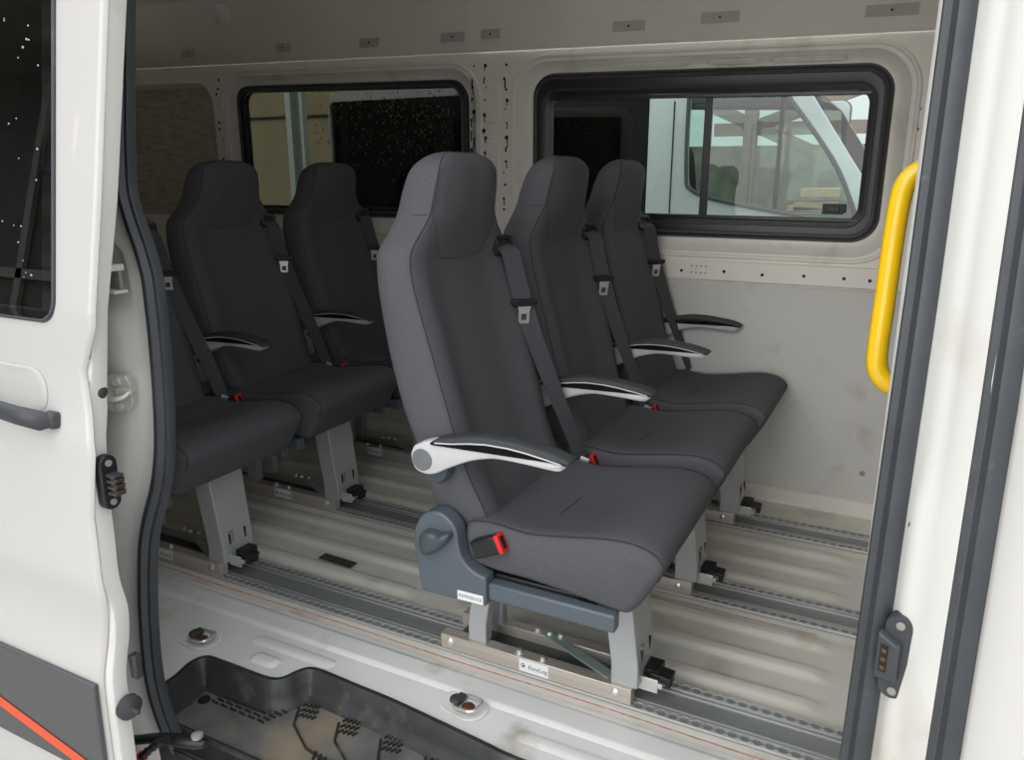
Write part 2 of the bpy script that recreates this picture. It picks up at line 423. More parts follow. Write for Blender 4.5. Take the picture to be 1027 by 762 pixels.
    def gloop(w, h, r, dz, tilt=.0):
        return [gc+GR@Vector((a*math.cos(tilt)-b*math.sin(tilt), a*math.sin(tilt)+b*math.cos(tilt), dz)) for a, b in rrect(-w, -h, w, h, r)]
    mb = MB(); mb.loft([gloop(.029,.024,.013,-.022), gloop(.029,.024,.013,.000), gloop(.026,.021,.012,.004), gloop(.020,.014,.008,.003), gloop(.018,.012,.007,-.004)], cap0=True, cap1=False)
    g = mb.build('belt_guide', 'blackpl', root)
    mb = MB(); mb.loft([gloop(.0185,.0125,.007,-.006), gloop(.0185,.0125,.007,-.0035)]); mb.build('guide_recess', 'mark', g)
    bp = [(-.872,.158,.962),(-.850,.160,.950),(-.842,.163,.925),(-.832,.172,.87),(-.822,.180,.826),(-.800,.190,.748),(-.775,.200,.675),(-.746,.209,.60),(-.716,.217,.525),(-.690,.223,.456),(-.682,.225,.43)]
    bpc = catmull(bp, 4); W = []; Nn = []
    for i, p in enumerate(bpc):
        t = i/(len(bpc)-1); a = .66+.22*math.sin(t*PI)-.75*max(0, (t-.45)/.55)
        W.append((math.sin(a), math.cos(a), .12)); Nn.append((math.cos(a), -math.sin(a), .25))
    mb = MB(); mb.ribbon([rel(p[0], YC+p[1], p[2]) for p in bpc], W, .044, .0018, Nn); bl = mb.build('seat_belt', 'belt', root, smooth=60)
    tp = rel(-.818, YC+.174, .826)
    RT = Euler((0,0,-.80)).to_matrix()@Euler((0,.16,0)).to_matrix()
    mb = MB(); mb.prism([(-.034,.006),(-.030,.010),(.030,.010),(.034,.006),(.030,-.004),(.012,-.009),(-.012,-.009),(-.030,-.004)], -.006, .006, 'x')
    mb.v = [tp+RT@v for v in mb.v]; ton = mb.build('belt_tongue', 'blackpl', bl, bevel=.003)
    q = MB(); q.plate([(-.016,-.006),(.016,-.006),(.0135,-.018),(.0135,-.048),(-.0135,-.048),(-.0135,-.018)], [[(-.0068,-.024),(.0068,-.024),(.0068,-.040),(-.0068,-.040)]], -.0012, .0012)
    q.v = [tp+RT@Vector((v.y+.006, v.x, v.z)) for v in q.v]
    q.build('tongue_plate', 'chrome', ton)
    # tag near the lower belt end
    mb = MB(); mb.box(rel(-.672, YC+.219, .438), (.022,.0015,.018), (0,.3,.2)); mb.build('belt_tag', 'label', bl, label='white belt tag')
    # buckle
    mb = MB(); R = Euler((0,-.42,0))
    mb.box(rel(-.700,1.238,.402), (.062,.026,.038), R); bk = mb.build('buckle', 'blackpl', root, bevel=.004)
    mb = MB(); d = R.to_matrix()@Vector((1,0,0)); mb.box(rel(-.700,1.238,.402)+d*.034, (.010,.027,.039), R); mb.build('release_button', 'red', bk, bevel=.002, label='red release button')
    mb = MB(); mb.box(rel(-.700,1.238,.402)+d*.0385, (.004,.012,.026), R); mb.build('buckle_slot', 'mark', bk)
    # legs
    def leg(xt, zt, xb, zb, th, y0, y1, taper, name='leg'):
        mb = MB()
        t = .004
        def shell(xa, xb_, ya, yb, z): return [rel(xa, ya, z), rel(xb_, ya, z), rel(xb_, yb, z), rel(xa, yb, z)]
        mb.loft([shell(xb-th/2, xb+th/2, y0, y1, zb), shell(xb-th/2+.0, xb+th/2, y0, y1, zb+.05), shell(xt-th/2*taper, xt+th/2*taper, y0-.004, y1+.004, zt)])
        return mb.build(name, 'leg', root, bevel=.004, seg=3)
    fl = leg(-.486,.30,-.459,.045,.062,1.408,1.522,1.05,'front_leg')
    for yy in (1.436, 1.494):
        mb = MB(); mb.prism([(yy-YC-.003,.075),(yy-YC+.003,.075),(yy-YC+.003,.128),(yy-YC-.003,.128)], -.4345-X0, -.4282-X0, 'x'); mb.build('leg_slot', 'mark', fl)
    mb = MB(); mb.prism([(1.434-YC,.085),(1.452-YC,.085),(1.452-YC,.135),(1.434-YC,.135)], -.4345-X0, -.4286-X0, 'x'); mb.build('leg_sticker', 'foil', fl)
    leg(-.795,.29,-.825,.045,.048,1.408,1.44,1.0,'rear_leg'); leg(-.795,.29,-.825,.045,.048,1.49,1.522,1.0,'rear_leg')
    # base bars
    for k, y in enumerate((1.414, 1.516)):
        mb = MB(); mb.box(rel(-.68,y,.028), (.482,.030,.038)); bar = mb.build('base_bar', 'steel', root, bevel=.0015)
        s_ = -1 if k == 0 else 1
        for x in (-.895,-.475):
            bo = MB(); bo.lathe([(.0105,0),(.0105,.002),(.008,.004),(.0,.0055)], rel(x,y+s_*.0145,.03), (0,s_,0), 14); bo.build('bolt', 'chrome', bar)
        for x in (-.715,-.655):
            bo = MB(); bo.lathe([(.010,0),(.010,.003),(.006,.003),(.006,.009),(0,.010)], rel(x,y,.0465), (0,0,1), 12); bo.build('bolt', 'chrome', bar)
        if k == 0:
            lb = MB(); lb.box(rel(-.671,y-.0158,.0285), (.074,.0012,.031)); lo = lb.build('label', 'label', bar, label='white label lettered EasyLog')
            tx = MB(); text_on(tx, 'EasyLog', .0150, lambda x, y_, z: rel(-.660+x, y-.0168, .0275+y_), .2)
            tx.tube([rel(-.698+.0045*math.cos(a), y-.0168, .029+.0045*math.sin(a)) for a in [k_*2*PI/14 for k_ in range(14)]], .0008, 5, closed=True)
            tx.box(rel(-.6965, y-.0168, .0265), (.005,.0004,.005))
            tx.build('lettering', 'ink', lo, smooth=0)
    # cross brace and inner floor pan
    mb = MB(); mb.box(rel(-.60,1.475,.047), (.23,.026,.004), (0,0,-.42)); mb.lathe([(.009,0),(.009,.004),(.005,.009),(0,.009)], rel(-.68,1.508,.05), (0,0,1), 12); mb.build('cross_brace', 'zinc', root)
    mb = MB(); mb.box(rel(-.68,1.465,.0165), (.44,.075,.008)); mb.build('base_plate', 'darkgreypl', root)
    # release latch in front
    mb = MB(); mb.box(rel(-.412,1.478,.060), (.034,.052,.026)); mb.box(rel(-.388,1.462,.066), (.046,.040,.010), (0,.08,0)); mb.box(rel(-.372,1.462,.056), (.012,.034,.022)); la = mb.build('release_latch', 'blackpl', root, bevel=.002)
    mb = MB(); mb.box(rel(-.412,1.434,.050), (.044,.005,.032)); mb.box(rel(-.392,1.436,.052), (.022,.008,.012)); mb.build('latch_plate', 'chrome', la, bevel=.001)
    return root
seat = make_seat()
G = 'rows of passenger seats inside the van'
spots = [(0, 0, 0, 'black fabric seat in the open doorway, nearest and largest, light grey armrest towards the viewer'),
         (0, .51, 1.6, 'black fabric seat between the front row\'s doorway seat and its window seat'),
         (.01, 1.015, .9, 'black fabric seat against the grey wall board, below the large sliding window'),
         (-1.225, 0, 0, 'black seat of the rear row, its back mostly hidden behind the left door seal'),
         (-1.228, .505, .6, 'black rear row seat with its full backrest in view, left of the nearest front seat'),
         (-1.20, 1.005, 1.2, 'black rear row seat in front of the rain-spotted window')]
for i, (dx, dy, rc, lab) in enumerate(spots):
    o = seat if i == 0 else copy_tree(seat)
    o.location = (X0+.011+dx, YC+dy, .0); tag(o, lab, 'seat', G)
    if dy > 1:  # the window seats carry an armrest on the wall side too
        am = copy_tree([c for c in kids(o) if c.name.split('.')[0] == 'armrest'][0], o); am.scale = (1,-1,1)
    if rc:      # backrest set a little more upright about its hinge
        R = Matrix.Rotation(math.radians(rc), 4, 'Y'); h = Vector((-.80-X0, 0, .43))
        for ch in kids(o):
            if ch.name.split('.')[0] in ('backrest','headrest_panel','belt_guide','seat_belt'): ch.matrix_basis = Matrix.Translation(h)@R@Matrix.Translation(-h)

# ------------------------------------------------------------------ floor
def bump1(t, w, e=.35):
    a = abs(t)/w
    return 0 if a >= 1 else (1 if a < 1-e else .5+.5*math.cos(PI*(a-(1-e))/e))
RAILS = (1.465, 1.975, 2.475)
def floor_h(x, y):
    h = 0.
    for lo, hi in ((1.53,1.91),(2.04,2.41)):
        for c in (.17,.50,.83):
            yc = lo+(hi-lo)*c
            for x0, x1 in ((-.98,-.06),(-2.18,-1.12),(-3.4,-2.32)):
                h = max(h, .010*bump1(y-yc, .030, .55)*bump1(x-(x0+x1)/2, (x1-x0)/2, .06))
    for r in RAILS: h = max(h, .004*bump1(y-r, .095, .25))
    h = max(h, .005*bump1(x+1.06, .012, .9)*(1 if 1.55 < y < 1.9 or 2.05 < y < 2.4 else 0))
    return h-.006
mb = MB(); rows = []
ysamp = [1.345+.0085*i for i in range(172)]
xsamp = [XR+.022*i for i in range(int((XF-XR)/.022)+1)]
rows = [[(x, y, floor_h(x, y)) for y in ysamp] for x in xsamp]
mb.loft(rows, closed=False, cap0=False, cap1=False)
floor = struct(mb.build('floor', 'floor', smooth=60))
# wavy dirt seam / red line drawn along the sill
mb = MB()
pts = [(x, 1.382+.002*math.sin(x*9), -.0035) for x in [-2+.1*i for i in range(22)]]
mb.ribbon(pts, [(0,1,0)]*len(pts), .004, .001, [(0,0,1)]*len(pts))
pts = [(x, 1.885+.002*math.sin(x*7), -.001) for x in [-.9+.05*i for i in range(17)]]
mb.ribbon(pts, [(0,1,0)]*len(pts), .003, .001, [(0,0,1)]*len(pts))
mb.build('red_line', 'redline', floor)
mb = MB(); mb.box((-1.43,1.642,.0005), (.125,.034,.0015), (0,0,-.05)); mb.build('dark_patch', 'darklabel', floor)

# sill with the step cut-out
EDGE = [(-1.40,.93),(-1.402,1.03),(-1.412,1.085),(-1.395,1.117),(-1.347,1.121),(-1.25,1.121),(-1.20,1.124),(-1.175,1.138),(-1.163,1.170),(-1.145,1.194),(-1.11,1.200),(-1.016,1.195),(-.887,1.188),(-.67,1.166),(-.577,1.157),(-.30,1.155),(-.06,1.155),(-.03,1.13),(-.025,.93)]
EDG = [(p[0], p[1]) for p in catmull([(a, b, 0) for a, b in EDGE[1:-1]], 4)]
EDG = [EDGE[0]]+EDG+[EDGE[-1]]
mb = MB(); mb.plate([(-2.2,1.36),(-2.2,.93)]+EDG+[(.6,.93),(.6,1.36)], [], -.030, -.003, zaxis=True)
sill = struct(mb.build('trim_1', 'sill', bevel=.004)); sill['label'] = 'white painted door sill around the black step'
# pressed shapes of the sill
mb = MB()
def press(x0, y0, x1, y1, h=.006, r=.02):
    a = rrect(x0, y0, x1, y1, r); n = len(a); cx = (x0+x1)/2; cy = (y0+y1)/2
    def sc(k): return [(cx+(p[0]-cx)*(1-k/(x1-x0)*2), cy+(p[1]-cy)*(1-k/(y1-y0)*2)) for p in a]
    mb.loft([[(p[0], p[1], z) for p in sc(k)] for k, z in ((0,-.004),(.006,-.002),(.012,-.003+h),(.02,-.003+h))], cap0=False)
press(-2.1,1.27,.5,1.352,.006,.03); press(-1.31,1.15,-1.22,1.20,.007); press(-1.36,1.21,-1.10,1.255,.004); press(-.62,1.20,-.06,1.245,.004)
mb.build('pressed_panel', 'sill', sill, smooth=60)

# floor rails
def make_rail():
    root = thing('floor_rail', 'x', 'rail', (0,0,0))
    x0, x1 = -3.4, .45
    mb = MB(); mb.box(((x0+x1)/2, 0, .0005), (x1-x0, .128, .005)); mb.build('centre_plate', 'railmid', root)
    mb = MB()
    for s in (-1, 1): mb.box(((x0+x1)/2, s*.0285, .0042), (x1-x0, .003, .0035))
    mb.build('rib', 'alu', root)
    P = .025
    for s in (-1, 1):
        yc = s*.053
        mb = MB(); mb.box(((x0+x1)/2, yc, .0036), (x1-x0, .020, .001)); sl = mb.build('slot', 'slot', root)
        mb = MB()
        for side in (-1, 1):
            inner = []; x = x0
            while x < x1-1e-6:
                for k in range(7):
                    a = PI-PI*k/6; inner.append((x+P*.5+.0090*math.cos(a), yc+side*(.0040+.0062*math.sin(a))))
                x += P
            # strip between scalloped edge and outer edge
            yo = yc+side*.0125
            lowr = [(p[0], p[1], .0022) for p in inner]; top = [(p[0], p[1], .0078) for p in inner]
            out = [(p[0], yo, .0078) for p in inner]; outl = [(p[0], yo, .0022) for p in inner]
            mb.loft([lowr, top, out, outl], closed=False, cap0=False, cap1=False)
        mb.build('track', 'alu', root, smooth=30)
    return root
rail = make_rail()
for i, (y, lab) in enumerate(((RAILS[0], 'perforated aluminium floor rail nearest the door, under the doorway seat'),
                              (RAILS[1], 'perforated aluminium floor rail running under the middle seats'),
                              (RAILS[2], 'perforated aluminium floor rail beside the far wall'))):
    o = rail if i == 0 else copy_tree(rail)
    o.location = (0, y, 0); tag(o, lab, 'rail', 'seat rails along the van floor')

# lashing rings
def tiering(x, y, lab, rot):
    root = thing('lashing_ring', lab, 'lashing ring', (x, y, -.002), 'lashing rings in the door sill')
    mb = MB(); a = rrect(-.055,-.036,.055,.036,.034)
    mb.loft([[(p[0]*s, p[1]*s, z) for p in a] for s, z in ((1.06,.0012),(1.0,.003),(.93,.0022),(.80,.0012),(.1,.001))], cap0=False); d = mb.build('dish', 'sill', root, smooth=60)
    mb = MB(); mb.lathe([(.016,0),(.016,.006),(.011,.010),(0,.011)], (-.022,.004,.002), (0,0,1), 14); mb.build('bolt', 'rust', root)
    mb = MB(); mb.lathe([(.015,0),(.015,.007),(.010,.011),(0,.011)], (.016,-.004,.002), (0,0,1), 8); mb.build('bolt', 'rust', root)
    mb = MB(); mb.tube([(p[0]+.012, p[1], .012+.004*math.sin(p[0]*40)) for p in rrect(-.030,-.024,.030,.024,.016)], .0038, 8, closed=True); mb.build('ring', 'chrome', root)
    mb = MB(); mb.box((-.012,0,.012), (.018,.034,.014)); mb.build('clamp', 'darkgreypl', root, bevel=.003)
    root.rotation_euler.z = rot
tiering(-.757, 1.247, 'steel lashing ring with rusty bolts in the sill below the doorway seat', -.15)
tiering(-1.475, 1.165, 'steel lashing ring in the sill by the left door seal', -.1)

# step well
mb = MB()
cen = (-.7, .96)
def inset(k):
    n = len(EDG); out = []
    for i, p in enumerate(EDG):
        a = Vector(EDG[max(0, i-1)]); b = Vector(EDG[min(n-1, i+1)]); t = (b-a).normalized(); nr = Vector((t.y, -t.x))
        q = Vector(p)+nr*k
        if i == 0: q = Vector((p[0]+k, p[1]))
        if i == n-1: q = Vector((p[0]-k, p[1]))
        out.append(q)
    return out
R_ = [(-.006,.000),(-.001,.0045),(.008,.004),(.013,-.003),(.020,-.034),(.028,-.054),(.042,-.062)]
mb.loft([[(q.x, q.y, z) for q in inset(k)] for k, z in R_], closed=False, cap0=False, cap1=False)
fl = inset(.041)
mf = MB(); mf.plate([(q.x, q.y) for q in fl]+[(fl[-1].x,.955),(fl[0].x,.955)], [], -.072, -.0615, zaxis=True)
mb.box((-.72,.940,-.068), (1.36,.05,.022)); mb.box((-.72,.922,-.13), (1.36,.02,.13))
mb.tube([(-1.385,.958,-.055),(-1.30,.958,-.056),(-.9,.958,-.056),(-.06,.958,-.056)], .009, 8)
stp = mb.build('step_tread', 'step', smooth=50, weld=False)
tag(stp, 'dirty black plastic step tread set into the door sill', 'step')
mf.build('tread_floor', 'stepfloor', stp, smooth=0, label='dusty grey tread floor')
mb = MB()
def bar(x, y, l, w, a, h=.005): mb.box((x, y, -.062+h/2), (l, w, h), (0,0,a))
# chevron treads
for k in range(6):
    xb = -1.10+k*.115
    pts = [(xb-.03,1.135),(xb+.0,1.085),(xb+.075,1.04),(xb+.30,1.005)]
    mb.tube([(p[0], p[1], -.0600) for p in pts], .0030, 6)
    for j in range(9):
        t = j/9; bar(xb+.075+.03+t*.13, 1.032-.018*t, .0045, .022, .35)
    for j in range(4):
        for i in range(3): bar(xb-.022+j*.011+i*.007, 1.148-i*.016+.002*j, .013, .0035, 1.15)
for j in range(5):
    for i in range(6): bar(-1.315+i*.028+j*.006, 1.06+j*.012, .020, .0035, -.1)
mb.build('tread_pattern', 'tread', stp)
mb = MB(); mb.lathe([(.014,0),(.014,.004),(.008,.005),(0,.005)], (-1.345,1.055,-.062), (0,0,1), 14); mb.build('plug', 'mark', stp)

# ------------------------------------------------------------------ far wall with windows
WINS = [(-1.285,.922,-.108,1.462,.075), (-2.745,.955,-1.572,1.452,.075), (-4.0,.955,-2.895,1.455,.10)]
ZT = 1.558
mb = MB()
holes = [rrect(a-.055, b-.052, c+.055, d+.045, r+.045, 9) for a, b, c, d, r in WINS[:2]]+[[(-3.65,.91),(-2.83,.91),(-2.83,1.42),(-2.92,1.482),(-3.65,1.482)]]
holes[2] = rrect(-3.58, .91, -2.875, 1.475, .10, 8)
mb.plate([(XR/1.033,-.02),(XF,-.02),(XF,ZT),(XR/1.033,ZT)], holes, YW-.035, YW-.031)
# sloped recess and window seat ring
for h, (a, b, c, d, r) in zip(holes[:2], WINS[:2]):
    n = len(h); inner = rrect(a-.012, b-.012, c+.012, d+.012, r+.012, 9); mid = [((p[0]*.45+q[0]*.55), (p[1]*.45+q[1]*.55)) for p, q in zip(h, inner)]
    deep = rrect(a+.02, b+.02, c-.02, d-.02, max(.03, r-.02), 9)
    mb.loft([[(p[0], y, p[1]) for p in ring_] for ring_, y in ((h, YW-.035),(mid, YW-.005),(inner, YW-.001),(deep, YW+.001))], cap0=False, cap1=False)
h = holes[2]; inner = rrect(-3.56,.93,-2.895,1.455,.09,8)
mb.loft([[(p[0], y, p[1]) for p in r_] for r_, y in ((h, YW-.035),(inner, YW+.0))], cap0=False, cap1=False)
wall = struct(FW(mb).build('wall_far', 'wall', smooth=50, weld=False))
mb = MB(); mb.box((-3.25, YW+.003, 1.20), (.76,.006,.62)); FW(mb).build('felt_panel', 'felt', wall)
# pressed bead round the windows
mb = MB()
for a, b, c, d, r in WINS[:2]:
    pth = rrect(a-.075, b-.066, c+.075, d+.062, r+.06, 9)
    mb.tube([(p[0], YW-.036, p[1]) for p in pth], .007, 8, closed=True)
# embossed pads above and below the windows
def emb(x0, z0, x1, z1, y=YW-.035, r=.012, h=.004):
    a = rrect(x0, z0, x1, z1, r, 4); cx, cz = (x0+x1)/2, (z0+z1)/2
    mb.loft([[(cx+(p[0]-cx)*(1-k/(x1-x0)*2), y-hh, cz+(p[1]-cz)*(1-k/(z1-z0)*2)) for p in a] for k, hh in ((0,0),(.003,h),(.006,h))], cap0=False)
for x0, x1 in ((-.98,-.72),(-.66,-.50),(-.46,-.24)): emb(x0, 1.478, x1, 1.492, YW-.02)
for x0, x1 in ((-1.475,-1.415),): emb(x0, 1.30, x1, 1.43); emb(x0, 1.08, x1, 1.24)
FW(mb).build('pressed_bead', 'wall', wall, smooth=60)
# lower beam and board
mb = MB(); mb.box(((XR+XF)/2, YW-.042, .808), (XF-XR, .016, .066)); bm_ = FW(mb).build('wall_beam', 'wall', wall, bevel=.004)
mb = MB()
def disc(x, z, r, y): mb.lathe([(r, 0), (r, .0012), (0, .0013)], (x, y, z), (0,-1,0), 10)
for x in (-.79,-.70,-.555,-.43,-.30,-.18,-.105,-.06,-1.0,-1.2,-1.4,-1.9,-2.1): disc(x, .806+random.uniform(-.004,.004), .0055, YW-.0495)
for i in range(4):
    for j in range(2): disc(-.665+i*.016, .799+j*.022, .0025, YW-.0495)
for x, z, r in ((-.028,1.27,.006),(-.03,1.20,.004),(-.028,1.11,.006),(-.026,1.085,.0065),(-.035,.93,.004),(-.025,1.33,.003)): disc(x, z, r, YW-.0345)
# drilled holes and black sealant drips on the post between the windows
for col in (-1.53,-1.478,-1.392):
    z = 1.50
    while z > .98:
        r = random.choice((.0035,.005,.0065,.008)); x = col+random.uniform(-.008,.008)
        disc(x, z, r, YW-.0345)
        if random.random() < .6:
            L_ = random.uniform(.012,.04); mb.box((x+random.uniform(-.003,.003), YW-.0352, z-L_/2), (random.uniform(.003,.007), .001, L_))
        z -= random.uniform(.022,.055)
for k in range(14): disc(-2.835+random.uniform(-.02,.02)+.0*k, 1.50-.035*k-random.uniform(0,.02), random.choice((.003,.004,.006)), YW-.0345)
mk = FW(mb).build('hole_marks', 'mark', wall); mk['kind'] = 'stuff'
mb = MB(); mb.box((-1.70, YW-.043, .416), (3.38,.010,.704)); bd = FW(mb).build('lining_board', 'board', wall, bevel=.003)
mb = MB(); mb.prism([(2.700,-.01),(2.700,.004),(2.712,.012),(2.738,.034),(2.760,.036),(2.760,-.01)], XR+.02, .02, 'x'); mb.build('sealant_strip', 'wall', wall, bevel=.003)
mb = MB()
for x, z in ((-.06,.17),(-.06,.70),(-.75,.10),(-1.2,.70)): mb.lathe([(.009,0),(.009,.002),(.004,.004),(0,.004)], (x, YW-.048, z), (0,-1,0), 12)
FW(mb).build('screw', 'foil', bd)
# post at the front end of the board
mb = MB(); mb.box((.03, YW-.045, .80), (.045,.02,1.60)); FW(mb).build('wall_post', 'wall', wall, bevel=.006)

# upper lining, ceiling, other walls
mb = MB()
sec_up = [(YW-.036, ZT-.012), (YW-.050, ZT), (YW-.058, 1.66), (YW-.11,1.80), (YW-.23,1.90), (YW-.42,1.95)]
mb.loft([[(x, y, z) for y, z in sec_up] for x in (XR/1.033, -1.50)], closed=False, cap0=False, cap1=False)
mb.loft([[(x, y-.003, z) for y, z in sec_up] for x in (-1.503, XF)], closed=False, cap0=False, cap1=False)
up = struct(FW(mb).build('trim_2', 'upper', smooth=60, weld=False)); up['label'] = 'grey lining above the far windows'
mb = MB(); ho = MB()
for x, z, w in ((-2.98,1.598,.075),(-2.42,1.598,.075),(-1.98,1.597,.09),(-1.60,1.60,.10),(-1.44,1.603,.075),(-.92,1.602,.11),(-.62,1.612,.12),(-.13,1.603,.14)):
    mb.box((x, YW-.059, z), (w,.003,.032), (-.07,0,0)); ho.lathe([(.004,0),(.004,.001),(0,.001)], (x, YW-.0605, z), (0,-1,0), 8)
cp = FW(mb).build('foil_patch', 'patch', up); FW(ho).build('patch_hole', 'mark', cp)
mb = MB(); mb.box(((XR+XF)/2, 1.74, 1.985), (XF-XR, 1.36, .02)); ceil = struct(mb.build('ceiling', 'wall'))
mb = MB(); mb.lathe([(.045,0),(.045,.006),(.035,.012),(0,.013)], (-2.72,YW-.085,1.735), (0,-1,-.35), 20); lampo = FW(mb).build('round_cap', 'label', up)
mb = MB(); mb.box((XR-.01, 1.88, .95), (.02,1.96,2.07)); struct(mb.build('wall_rear', 'wall'))
mb = MB(); mb.box((XF+.01, 1.88, .95), (.02,1.96,2.07)); struct(mb.build('wall_front', 'wall'))  # unseen closed partition, added to keep windscreen light off the seat fronts

# near side: wall behind the rear door post, header over the doorway
ZL = [-.1+.085*i for i in range(25)]
def skin(mb, xa, xb, off, zs):
    rows = [[(xa(z) if callable(xa) else xa, Ys(z)+off, z), (xb(z) if callable(xb) else xb, Ys(z)+off, z)] for z in zs]
    mb.loft(rows, closed=False, cap0=False, cap1=False)
SEAL = [(-.075,-1.292),(-.052,-1.303),(.033,-1.333),(.128,-1.341),(.274,-1.328),(.40,-1.305),(.46,-1.288),(.55,-1.252),(.653,-1.234),(.807,-1.232),(.917,-1.240),(.98,-1.262),(1.04,-1.294),(1.095,-1.317),(1.18,-1.325),(1.255,-1.327),(1.43,-1.330),(1.62,-1.325),(1.70,-1.31)]
sealc = catmull([(z, x, 0) for z, x in SEAL], 4)
def Xs(z): return interp(z, [p[0] for p in sealc], [p[1] for p in sealc])
mb = MB(); skin(mb, XR, lambda z: min(Xs(z)-.03, -1.43) if z < .02 else Xs(z)-.03, .05, ZL); skin(mb, .06, XF, .04, ZL)
skin(mb, XR, XF, .03, [1.74,1.80,1.86,1.95,1.98])
struct(mb.build('wall_near', 'wall', smooth=60))

# rear door post (jamb seen beside the open sliding door)
zz = [-.16+.03*i for i in range(64)]
prof = [(.012,.012),(-.004,.0),(-.022,-.004),(-.040,-.012),(-.058,-.024),(-.085,-.033),(-.13,-.037),(-.20,-.040),(-.34,-.042),(-.42,-.042)]
mb = MB(); rings = []
for z in zz:
    zc = max(-.075, min(1.70, z)); rec = .022*bump1(z-.945, .085, .5)     # pocket round the bump stop
    fl_ = .03*max(0, min(1, (.12-z)/.2))
    rings.append([(Xs(zc)+dx, Ys(z)+dy-fl_*min(1, -dx/.1 if dx < 0 else 0)+(rec if -.2 < dx < -.05 else 0), z) for dx, dy in prof])
mb.loft(rings, closed=False, cap0=False, cap1=False)
jam = struct(mb.build('trim_3', 'jamb', smooth=70)); jam['label'] = 'white rear door post beside the open sliding door'
# lower body sill
mb = MB(); rows = []
for x in (-3.7,-1.45,-1.30,-.02,.9): rows.append([(x, .93,-.11),(x,.91,-.14),(x,.885,-.17),(x,.875,-.26),(x,.885,-.40),(x,.95,-.44)])
mb.loft(rows, closed=False, cap0=False, cap1=False); o = struct(mb.build('trim_5', 'white', smooth=60)); o['label'] = 'white body sill under the doorway'

# front door post
zz2 = [-.16+.04*i for i in range(50)]
prof2 = [(-.005,.030),(.004,.004),(.022,-.004),(.030,-.010),(.040,-.022),(.0455,-.033),(.052,-.036),(.060,-.047),(.072,-.062),(.088,-.071)]
mb = MB(); rings = []
for z in zz2:
    k = bump1(z-.80, .07, .9)*.006*(1 if z < .86 else .6)
    step_ = .006/(1+math.exp((z-.79)*90))
    rings.append([(x-(step_ if .035 < x < .058 else 0), Ys(z)+dy, z) for x, dy in prof2])
mb.loft(rings, closed=False, cap0=False, cap1=False)
po = struct(mb.build('trim_4', 'jamb', smooth=50)); po['label'] = 'white front door post'
mb = MB(); mb.lathe([(.0075,0),(.0075,.003),(.004,.004),(0,.004)], (.041, Ys(.735)-.022, .735), (-.5,-1,0), 14); mb.build('plug', 'rubber', po)

# door seals
mb = MB(); path = []
for p in sealc: path.append(Vector((p[1]+.012, Ys(p[0])-.004, p[0])))
top = [(-1.29,Ys(1.735)-.004,1.735),(-1.22,Ys(1.75)-.004,1.75),(-.10,Ys(1.75)-.004,1.75),(-.003,Ys(1.735)-.004,1.735),(.017,Ys(1.69)-.004,1.69)]
path += [Vector(p) for p in top]
z = 1.60
while z > -.1: path.append(Vector((interp(z, [.3,1.0], [.010,.017]), Ys(z)-.004, z))); z -= .06
def seal(mb, path, w, d):
    """rubber profile: a hollow-looking lip and a flange, swept along the opening"""
    rings = []
    m = len(path)
    for i, p in enumerate(path):
        t = (path[min(m-1, i+1)]-path[max(0, i-1)]).normalized(); nrm = Vector((0,-1,0)); nrm = (nrm-t*nrm.dot(t)).normalized(); s = t.cross(nrm)
        pr_ = [(-.5,-.6),(-.55,.1),(-.42,.62),(-.18,.95),(.08,.9),(.20,.5),(.26,.35),(.50,.38),(.55,.1),(.5,-.6)]
        rings.append([p+s*a*w+nrm*b*d for a, b in pr_])
    mb.loft(rings)
seal(mb, path, .033, .020)
ds = mb.build('door_seal', 'rubber', smooth=50); tag(ds, 'grey rubber seal framing the open sliding doorway', 'seal')
mb = MB(); path = []
z = 1.85
while z > -.15: path.append(Vector((.097, Ys(z)-.066, z))); z -= .06
seal(mb, path, .030, .014)
ds = mb.build('door_seal', 'rubber', smooth=50); tag(ds, 'grey rubber strip along the rear edge of the front door, right edge of the photo', 'seal')
# front door outer panel
mb = MB(); rings = []
for z in zz2: rings.append([(.112, Ys(z)-.055, z),(.111, Ys(z)-.066, z),(.117, Ys(z)-.074, z),(.15, Ys(z)-.082, z),(.20, Ys(z)-.087-.004*bump1(z-.45,.3,.8), z),(.9, Ys(z)-.10, z)])
mb.loft(rings, closed=False, cap0=False, cap1=False); struct(mb.build('door_1', 'white', smooth=60))

# things on the front post
t = thing('door_contact_module', 'black contact block with brass pins on the right white door post', 'contact block', (.039, Ys(.58)-.030, .577))
mb = MB(); RZ = Matrix.Rotation(math.radians(-14), 3, 'Z')
def put(mb): mb.v = [RZ@v for v in mb.v]; return mb
a = rrect(-.015,-.054,.015,.054,.0145, 8)
mb.loft([[(p[0]*k, y, p[1]*(1-(1-k)*.3)) for p in a] for k, y in ((1,.012),(1,-.004),(.93,-.007),(.3,-.007))]); put(mb).build('back_plate', 'darkgreypl', t, smooth=40)
mb = MB(); mb.loft([[(x*k-.006, y, z*k+zz_) for x, z, zz_ in ((-.012,-.026,0),(.012,-.026,0),(.012,.022,0),(-.012,.034,0))] for k, y in ((1,-.006),(1,-.017),(.94,-.020))]); put(mb).build('contact_housing', 'darkgreypl', t, bevel=.0015)
mb = MB(); mb.box((-.009,-.0202,.003), (.008,.003,.034)); put(mb).build('contact_slot', 'mark', t)
for k in range(3):
    mb = MB(); mb.box((-.0085,-.0215,-.008+k*.011), (.005,.003,.005)); put(mb).build('contact_pin', 'brass', t)
for z in (-.043,.043):
    mb = MB(); mb.lathe([(.005,0),(.005,.002),(.003,.0025),(0,.002)], (.002,-.0065,z), (0,-1,0), 12); put(mb).build('screw', 'foil', t)

